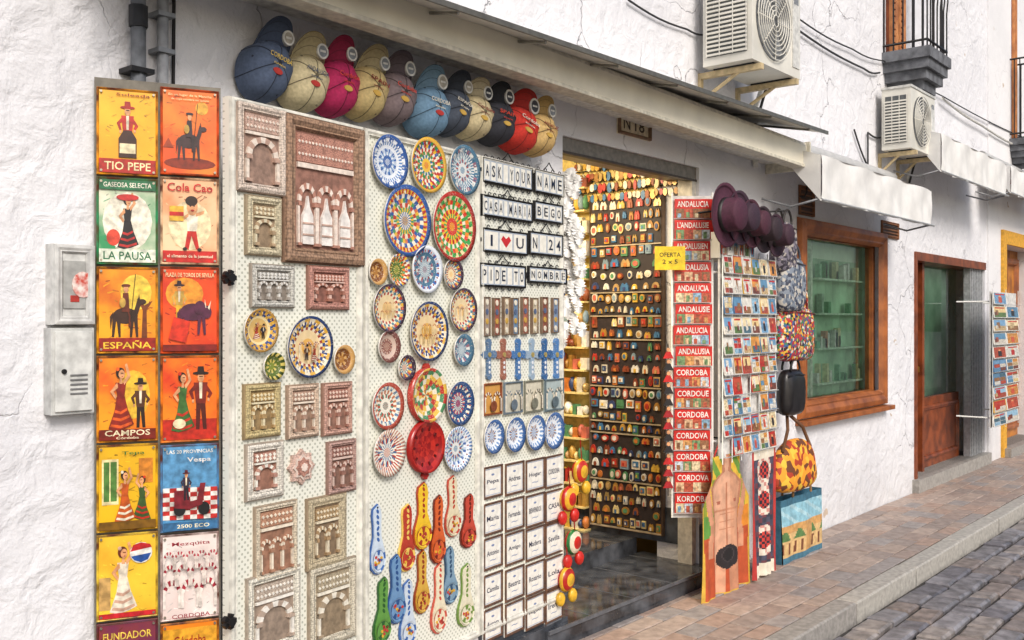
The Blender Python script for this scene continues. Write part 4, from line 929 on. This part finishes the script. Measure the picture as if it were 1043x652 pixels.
def hang(x0,x1,y0,y1,n,fn,name,ka,kz,bib=True):
    a0,a1,z0,z1=W.rect(x0,x1,y0,y1,n); b=Mesh(W)
    sh=(lambda v:(.03*v,1.-.03*v) if v<.66 else (.02+.2*min(1,(v-.66)/.2),.98-.2*min(1,(v-.66)/.2))) if bib else None
    b.cloth(a0,a1,z0,z1,lambda u,v:n+.018*sin(u*13)*(1.1-v)+.01*sin(u*29+v*3)*(1-v),lambda u,v:M(fn(u,v),.8,0,.12,0,20),ka,kz,sh)
    m=M('#b5251f',.8); q=(a1-a0)*.25
    b.tube([(a0+q,z1,n),((a0+a1)/2-.02,z1+.09,n-.03),((a0+a1)/2+.02,z1+.09,n-.03),(a1-q,z1,n)],.005,m,5)
    b.tube([((a0+a1)/2,z1+.1,0),((a0+a1)/2,z1+.09,n)],.005,IRON,5)
    b.done(name)
hang(714,764,463,606,.26,apron1,'printed_apron',60,130)
hang(766,790,458,586,.28,apron2,'printed_apron',30,100,False)

# ---------------- bags -------------
def bag(x0,x1,y0,y1,n,mat,name,strap='#2a2422',rn=.06,trim=None,flat=.45,tri=False):
    a0,a1,z0,z1=W.rect(x0,x1,y0,y1,n); b=Mesh(W); a=(a0+a1)/2; z=(z0+z1)/2; ra=(a1-a0)/2; rz=(z1-z0)/2; m=M(strap,.6)
    b.blob(a,z,n,ra,rz,rn,mat,flat,24,16,.28 if tri else .1)
    if tri:
        for s in (-1,1): b.tube([(a+s*ra*.75,z+rz*.6,n+.02),(a+s*ra*.4,z+rz*1.4,n+.01),(a,z+rz*2.0,n-.05)],.012,m,6)
        b.tube([(a,z+rz*2.0,0),(a,z+rz*1.98,n-.04)],.006,IRON,5)
    else:
        for s in (0,1):
            nn=n+(-.03 if s else .03)
            b.tube([(a+ra*.5*cos(t),z+rz*.9+rz*.55*sin(t)+.01*s,nn) for t in [pi*k/10 for k in range(11)]],.008,m,6)
        b.tube([(a,z+rz*1.45,0),(a,z+rz*1.43,n+.03)],.006,IRON,5)
        b.tube([(a-ra*.85,z+rz*.72,n+rn*.7),(a,z+rz*.78,n+rn*.9),(a+ra*.85,z+rz*.72,n+rn*.7)],.006,M(trim or strap,.5),6)
    b.done(name)
FL=['#22202a','#b5322b','#d8a83a','#35598a','#d8ccb4','#3f7a50','#8a2f50']
bag(789,806,226,278,.22,pattern(['#36323c','#a8a098','#5a5460','#7a7480'],55),'patterned_handbag')
bag(793,816,262,318,.22,pattern(['#7f8894','#5a6474','#b8b4ac','#3c4050'],50),'patterned_handbag','#4a4e58')
bag(792,826,312,368,.2,pattern(FL+['#b5322b'],62),'patterned_handbag','#7a1f1a')
bag(797,818,292,322,.12,pattern(['#b8442f','#d9a24a','#7a2a20','#e6dcc8'],60),'patterned_handbag')
bag(796,815,376,423,.2,M('#1b181a',.35,0,.2),'black_handbag','#141214')
bag(789,827,447,500,.22,pattern(['#e6982a','#dcb43a','#a83a20','#e6982a','#6a3a20','#e6982a'],26),'orange_sling_bag','#6a4426',.08,None,.7,True)
def tote(u,v):
    if v<.16: return '#4a7a90'
    if v>.9: return '#3a6a80'
    if v>.62: return '#8cbccc' if ((u*3+v*5)%1)>.3 else '#a8ccd6'
    if abs(u-.62)<.09 and v<.85: return '#c99a60'
    if .4<v<.46+.08*sin(u*20): return '#5a7f4a'
    if ((u*7)%1)<.35 and .2<v<.36: return '#7a4a30'
    return '#d8b47c' if v<.5 else '#d09e60'
a0,a1,z0,z1=W.rect(790,832,503,572,.2); b=Mesh(W)
for nn,s in ((.235,1),(.16,-1)):
    b.cloth(a0,a1,z0,z1,lambda u,v:nn+s*.02*sin(pi*u)*sin(pi*v)+.006*sin(u*15),lambda u,v:M(tote(u,v),.7,0,.15,0,30),44,60,lambda v:(.05*(1-v),1-.02*v))
b.add([(a0+.02,z0,.235),(a0+.02,z0,.16),(a0,z1,.16),(a0,z1,.235),(a1,z0,.235),(a1,z0,.16),(a1,z1,.16),(a1,z1,.235)],[(0,1,2,3),(4,5,6,7),(0,1,5,4)],M('#3a6a80',.7))
for nn in (.235,.16): b.tube([((a0+a1)/2+(a1-a0)*.22*cos(t),z1+.16*sin(t),nn) for t in [pi*k/10 for k in range(11)]],.009,M('#8a6a44',.7),6)
b.tube([((a0+a1)/2,z1+.16,0),((a0+a1)/2,z1+.155,.25)],.006,IRON,5)
b.done('souvenir_tote_bag')

# ---------------- awnings -------------
def beam(b,pl,L,R,n0,n1,mat):
    (aL,l0,l1),(aR,r0,r1)=L,R
    b.add([(aL,l0,n0),(aR,r0,n0),(aR,r1,n0),(aL,l1,n0),(aL,l0,n1),(aR,r0,n1),(aR,r1,n1),(aL,l1,n1)],[(4,5,6,7),(1,0,3,2),(0,4,7,3),(5,1,2,6),(7,6,2,3),(0,1,5,4)],mat)
b=Mesh(W); n=.3
aR,zR=W.at(822,170,n); _,zR2=W.at(822,149,n)
aL=W.at(300,-4,n)[0]; zL=W.at(300,-4,n)[1]
def ext(a,za,zb): return za+(zb-za)*(a-aL)/(aR-aL)
a_=aL-.6
zl=ext(a_,zL,zR); th=zR2-zR
beam(b,W,(a_,zl,zl+th),(aR,zR,zR2),.24,n,CREAM)
beam(b,W,(a_,zl-.012,zl+.008),(aR,zR-.012,zR+.008),.22,n+.012,M('#d8d2c0',.5))
beam(b,W,(a_,zl+.045,zl+th+.02),(aR,zR+.045,zR2+.02),.0,.238,M('#eceae2',.5))
b.tube([(a_,zl+th,n-.03),(aR,zR2,n-.03)],.03,M('#e8e2d2',.7))
b.box(aR,aR+.02,zR-.02,zR2+.03,.0,n+.02,M('#d8d2c0',.4))
b.done('folded_awning',bevel=.003)
b=Mesh(W); n=.46
aR,zR=W.at(843,136,n); aL,zL=W.at(440,0,n); sl=(zL-zR)/(aR-aL); aL2=aL-1.2; zL2=zL+sl*1.2
ZW=.10
top=M('#c4c4c2',.4,.3,.1,0,6)
for dz,m in ((0,M('#e4e1d8',.55,0,.12,0,4)),(.012,top)):
    b.add([(aL2,zL2+dz,n),(aR,zR+dz,n),(aR-.1,zR+ZW+dz,.0),(aL2,zL2+ZW+dz,.0)],[(0,1,2,3)],m)
beam(b,W,(aL2,zL2-.008,zL2+.014),(aR,zR-.008,zR+.014),n-.004,n+.006,M('#6a675f',.4,.3))
k=9
for i in range(k):
    t=(i+.5)/k; a=aL2+(aR-aL2)*t; z=zL2+(zR-zL2)*t
    b.tube([(a,z-.012,n-.01),(a,z+ZW-.02,.0)],.008,M('#b4b1aa',.4,.2),5)
b.done('sheet_metal_canopy')
def canvas(x0,x1,yt,yb,n,name='canvas_awning',drop=.12):
    a0,a1,z0,z1=W.rect(x0,x1,yt,yb,n); b=Mesh(W); m=M('#e2e1de',.8,0,.06,.3,8)
    b.cloth(a0,a1,z0,z1,lambda u,v:n+.010*sin(u*23+2*sin(v*3))+.006*sin(u*61)*(1-v),lambda u,v:m,120,8)
    b.cloth(a0,a1,z1,z1+drop,lambda u,v:n-(n-.06)*v+.003*sin(u*30),lambda u,v:m,100,6)
    b.add([(a0,z0,n),(a0,z1,n),(a0,z1+drop,.06)],[(0,1,2)],m)
    b.tube([(a0-.01,z0+.01,n+.008),(a1+.01,z0+.01,n+.008)],.009,WMETAL,8)
    b.tube([(a0-.03,z1+drop+.02,.07),(a1+.03,z1+drop+.02,.07)],.05,m,12)
    for a in (a0+.01,a1-.01): b.tube([(a,z0+.05,.0),(a,z0-.02,n*.5),(a,z0+.02,n)],.008,GREYM,6)
    b.done(name)
canvas(836,950,176,218,.42)
canvas(958,1026,152,188,.4)
canvas(1029,1075,180,206,.35)
b=Mesh(W); a0,a1,z0,z1=W.rect(1012,1050,178,196,.1); b.box(a0,a1,z0,z1,.02,.12,WMETAL); b.text('SOUVENIRS',(a0+a1)/2,(z0+z1)/2,(a1-a0)*.8,.06,.122,M('#b52a24')); b.done('shop_sign')

# ---------------- air conditioners -------------
def ac(xw,xr,yt,yb,n0,n1):
    aL=W.at(xw,50,n0)[0]; aR=W.at(xr,50,n1)[0]; xc=xr-10
    z1=W.at(xc,yt,n1)[1]; z0=W.at(xc,yb,n1)[1]; b=Mesh(W); m=M('#dedbd0',.4,0,.1,0,4); dk=M('#5c5f60',.6)
    b.box(aL,aR,z0,z1,n0,n1,m); b.box(aL-.01,aR+.01,z1,z1+.02,n0-.005,n1+.008,M('#cfcec8',.4))
    b.box(aL-.004,aL,z0+.05,z1-.06,n0+.03,n1-.03,dk)
    k=int((z1-z0-.12)/.026)
    for i in range(k): zz=z0+.055+i*.026; b.box(aL-.014,aL-.004,zz,zz+.012,n0+.03,n1-.03,m)
    for j in range(4): q=n0+.03+(n1-n0-.06)*j/3; b.box(aL-.016,aL-.014,z0+.05,z1-.06,q-.003,q+.003,m)
    ca=aL+(aR-aL)*.42; cz=(z0+z1)/2; r=min((z1-z0)*.42,(aR-aL)*.38)
    b.ell(ca,cz,r,r,n1,n1+.003,M('#6a6c6e',.6),32)
    for t in range(5):
        q=2*pi*t/5; b.poly([(ca+r*.15*cos(q),cz+r*.15*sin(q)),(ca+r*.85*cos(q-.3),cz+r*.85*sin(q-.3)),(ca+r*.9*cos(q+.25),cz+r*.9*sin(q+.25)),(ca+r*.2*cos(q+.6),cz+r*.2*sin(q+.6))],n1+.003,n1+.006,M('#a0a2a2'))
    for rr in (.15,.27,.39,.51,.63,.75,.87,1.0): b.tube([(ca+r*rr*cos(t),cz+r*rr*sin(t),n1+.018) for t in [2*pi*k/24 for k in range(25)]],.004,m,5)
    for t in range(8): q=pi*t/4; b.tube([(ca+r*.15*cos(q),cz+r*.15*sin(q),n1+.018),(ca+r*cos(q),cz+r*sin(q),n1+.014)],.004,m,5)
    b.box(aL+(aR-aL)*.82,aR-.02,z0+.06,z1-.08,n1,n1+.006,M('#d8d7d1',.4)); b.box(aL+(aR-aL)*.84,aR-.04,z1-.1,z1-.06,n1+.006,n1+.007,M('#8a8d90'))
    for a in (aL+.08,aR-.1):
        b.box(a,a+.035,z0-.045,z0-.01,.0,n1+.02,M('#c9b48a',.5)); b.tube([(a+.017,z0-.18,.01),(a+.017,z0-.03,n1-.12)],.012,M('#c9b48a',.5)); b.box(a,a+.035,z0-.2,z0-.045,.0,.02,M('#c9b48a',.5))
        b.box(a-.005,a+.045,z0-.01,z0,n0+.03,n1-.03,IRON)
    b.tube([(aR,z0+.15,n0+.08),(aR+.1,z0+.1,n0+.05),(aR+.13,z0-.1,.03),(aR+.14,z0-.5,.025)],.018,M('#e4e2da',.6))
    b.tube([(aR,z0+.1,n0+.1),(aR+.08,z0+.0,n0+.05),(aR+.1,z0-.3,.02)],.01,IRON)
    b.done('air_conditioner',bevel=.004)
ac(716,815,-14,77,.08,.40)
ac(898,952,96,156,.06,.30)

# ---------------- balconies -------------
def balcony(xw,xr,yt,yb,dep,parent):
    aL=W.at(xw,50,0)[0]; aR=W.at(xr,50,dep)[0]
    zt=W.at(xr-15,yt,dep)[1]; zb=W.at(xr-15,yb,dep)[1]; b=Mesh(W); st=M('#6d6f74',.8,0,.25,.5,12)
    H=zt-zb
    for i,(f,q) in enumerate([(0,.0),(.03,.22),(.07,.42),(.13,.62),(.2,.82)]):
        f0=dep*(1-f*1.8); b.box(aL+f,aR-f,zt-H*([0,.22,.42,.62,.82,1][i+1]),zt-H*q-.0006*i,.0,f0,st)
    ir=IRON
    for zz in (zt+.06,zt+.95):
        b.tube([(aL+.03,zz,0),(aL+.03,zz,dep-.03),(aR-.03,zz,dep-.03),(aR-.03,zz,0)],.011,ir,6)
    k=int((aR-aL)/.1)
    for i in range(k+1): a=aL+.03+(aR-aL-.06)*i/k; b.tube([(a,zt,dep-.03),(a,zt+.4,dep-.03),(a,zt+.5,dep-.02),(a,zt+.95,dep-.03)],.007,ir,5)
    for i in range(5):
        for a in (aL+.03,aR-.03): b.tube([(a,zt,dep*i/5+.01),(a,zt+.95,dep*i/5+.01)],.007,ir,5)
    b.done('balcony',parent)
    b=Mesh(W); w0,w1=aL+.1,aR-.12; zz1=zt+2.1
    b.box(w0,w1,zt,zz1,.003,.03,DWOOD); wm=(w0+w1)/2
    OW=M('#c4824a',.5,0,.3,.2,10,c2='#9a5c30')
    for s0,s1 in ((w0,wm-.01),(wm+.01,w1)):
        b.frame(s0,s1,zt+.02,zz1,.06,.03,.055,OW)
        for i in range(int((zz1-zt)/.06)): b.box(s0+.05,s1-.05,zt+.07+i*.058,zt+.11+i*.058,.03,.045,OW)
    b.done('louvred_shutter_door',parent)
balcony(898,969,50,99,.4,bld)
balcony(1026,1062,134,165,.3,bld2)
b=Mesh(W)
b.box(BE+.01,31,6.38,6.55,.02,.2,WHITE2); b.box(-6,BE-.01,6.98,7.2,-.1,.2,WHITE2)
b.done('roof_cornice',bld)
def cable(pts,n,r=.006,name='overhead_cable',c='#2a2a2c'):
    b=Mesh(W); q=[]
    P_=[(*W.at(x,y,n),n) for x,y in pts]
    for i in range(len(P_)-1):
        for k in range(6):
            t=k/6; A,B_=P_[i],P_[i+1]
            q.append((A[0]+(B_[0]-A[0])*t,A[1]+(B_[1]-A[1])*t-.02*sin(pi*t),n))
    q.append(P_[-1]); b.tube(q,r,M(c,.6),6); b.done(name)
cable([(812,18),(868,50),(900,62),(960,98),(1042,140)],.03)
cable([(812,30),(880,70),(896,74)],.025,.008)
cable([(960,100),(1000,128),(1043,152)],.05,.012,c='#c9c7c0')
cable([(870,132),(884,170),(884,135),(898,140)],.02,.008)
cable([(640,0),(700,30),(724,34)],.02,.006)
cable([(822,165),(822,196),(815,200)],.02,.005)

# ---------------- ground -------------
b=Mesh(W)
b.add([(-150,-.17,-150),(150,-.17,-150),(150,-.17,150),(-150,-.17,150)],[(0,1,2,3)],M('#77726c',.9,0,.2,.3,3)); b.done('ground',center=False)
def stones(b,x0,x1,y0,y1,w,d,zt,mats,jit,gap,bev,thick=.05,hj=.004):
    y=y0
    while y<y1-.02:
        dd=min(d*uni(.9,1.1),y1-y); x=x0-rnd()*w
        while x<x1:
            ww=w*uni(1-jit,1+jit); g=gap/2; h=zt+uni(-hj,hj); t1,t2=uni(-hj,hj)*.7,uni(-hj,hj)*.7
            q=lambda:uni(-1,1)*gap*.35
            A0,A1,B0,B1=x+g,x+ww-g,y+g,y+dd-g
            o=[(A0+q(),B0+q()),(A1+q(),B0+q()),(A1+q(),B1+q()),(A0+q(),B1+q())]
            i_=[(o[0][0]+bev,o[0][1]+bev),(o[1][0]-bev,o[1][1]+bev),(o[2][0]-bev,o[2][1]-bev),(o[3][0]+bev,o[3][1]-bev)]
            hs=[h+t1,h+t2,h-t1,h-t2]
            vs=[(p[0],zt-thick,p[1]) for p in o]+[(o[k][0],hs[k]-bev*.8,o[k][1]) for k in range(4)]+[(i_[k][0],hs[k],i_[k][1]) for k in range(4)]
            fs=[(8,9,10,11)]+[(k,(k+1)%4,4+(k+1)%4,4+k) for k in range(4)]+[(4+k,4+(k+1)%4,8+(k+1)%4,8+k) for k in range(4)]
            b.add(vs,fs,ch(mats)); x+=ww
        y+=dd
KN=.8
setts=[M(c,.5,0,.25,.8,14) for c in ['#7e7c80','#87858a','#727076','#938c89','#7e7674','#6c6a70','#8a7f7a']]
pav=[M(c,.6,0,.14,.5,18) for c in ['#a8968a','#a08e84','#b09e92','#9a8c84','#aa9284','#9c9490']]
b=Mesh(W); stones(b,1,16,KN+.16,3.4,.26,.15,-.085,setts,.3,.018,.014,.06,.008)
b.box(-10,40,-.15,-.112,KN+.14,4.4,M('#4a4642',.95,0,.2,.4,30)); b.done('cobbled_road',center=False)
b=Mesh(W); stones(b,2.5,18,0.004,KN-.004,.24,.132,.0,pav,.1,.007,.004,.03,.002)
b.box(-10,40,-.15,-.008,-.001,KN,M('#665e56',.95,0,.2,.3,30)); b.done('pavement',center=False)
b=Mesh(W); stones(b,1,20,KN+.003,KN+.137,.95,.17,.006,[M(c,.7,0,.15,.5,30) for c in ['#a8a49e','#98948f','#b0aca4']],.1,.008,.01,.16,.002); b.done('kerb',center=False)

# ---------------- light -------------
sc=bpy.context.scene
w=bpy.data.worlds.new('World'); sc.world=w; w.use_nodes=True; nt=w.node_tree; bg=nt.nodes['Background']
sky=nt.nodes.new('ShaderNodeTexSky'); sky.sky_type='NISHITA'; sky.sun_disc=False
el=math.radians(38); az=math.radians(207)
sky.sun_elevation=el; sky.sun_rotation=az; sky.air_density=1.0; sky.dust_density=3.0; sky.ozone_density=1.0
nt.links.new(sky.outputs[0],bg.inputs[0]); bg.inputs[1].default_value=.145
sd=bpy.data.lights.new('sun','SUN'); sd.energy=2.45; sd.angle=math.radians(22); sd.color=(1,.95,.89)
so=bpy.data.objects.new('sun',sd); sc.collection.objects.link(so)
dirv=Vector((sin(az)*cos(el),cos(az)*cos(el),sin(el)))
so.rotation_euler=dirv.to_track_quat('Z','Y').to_euler()
sc.view_settings.view_transform='Standard'; sc.view_settings.look='None'; sc.view_settings.exposure=0

cd=bpy.data.cameras.new('camera'); cam=bpy.data.objects.new('camera',cd); sc.collection.objects.link(cam)
cd.sensor_width=36; cd.lens=36*F/1043; cd.clip_end=500
cam.location=CAM; cam.rotation_euler=(pi/2,0,-(pi/2-AL))
sc.camera=cam
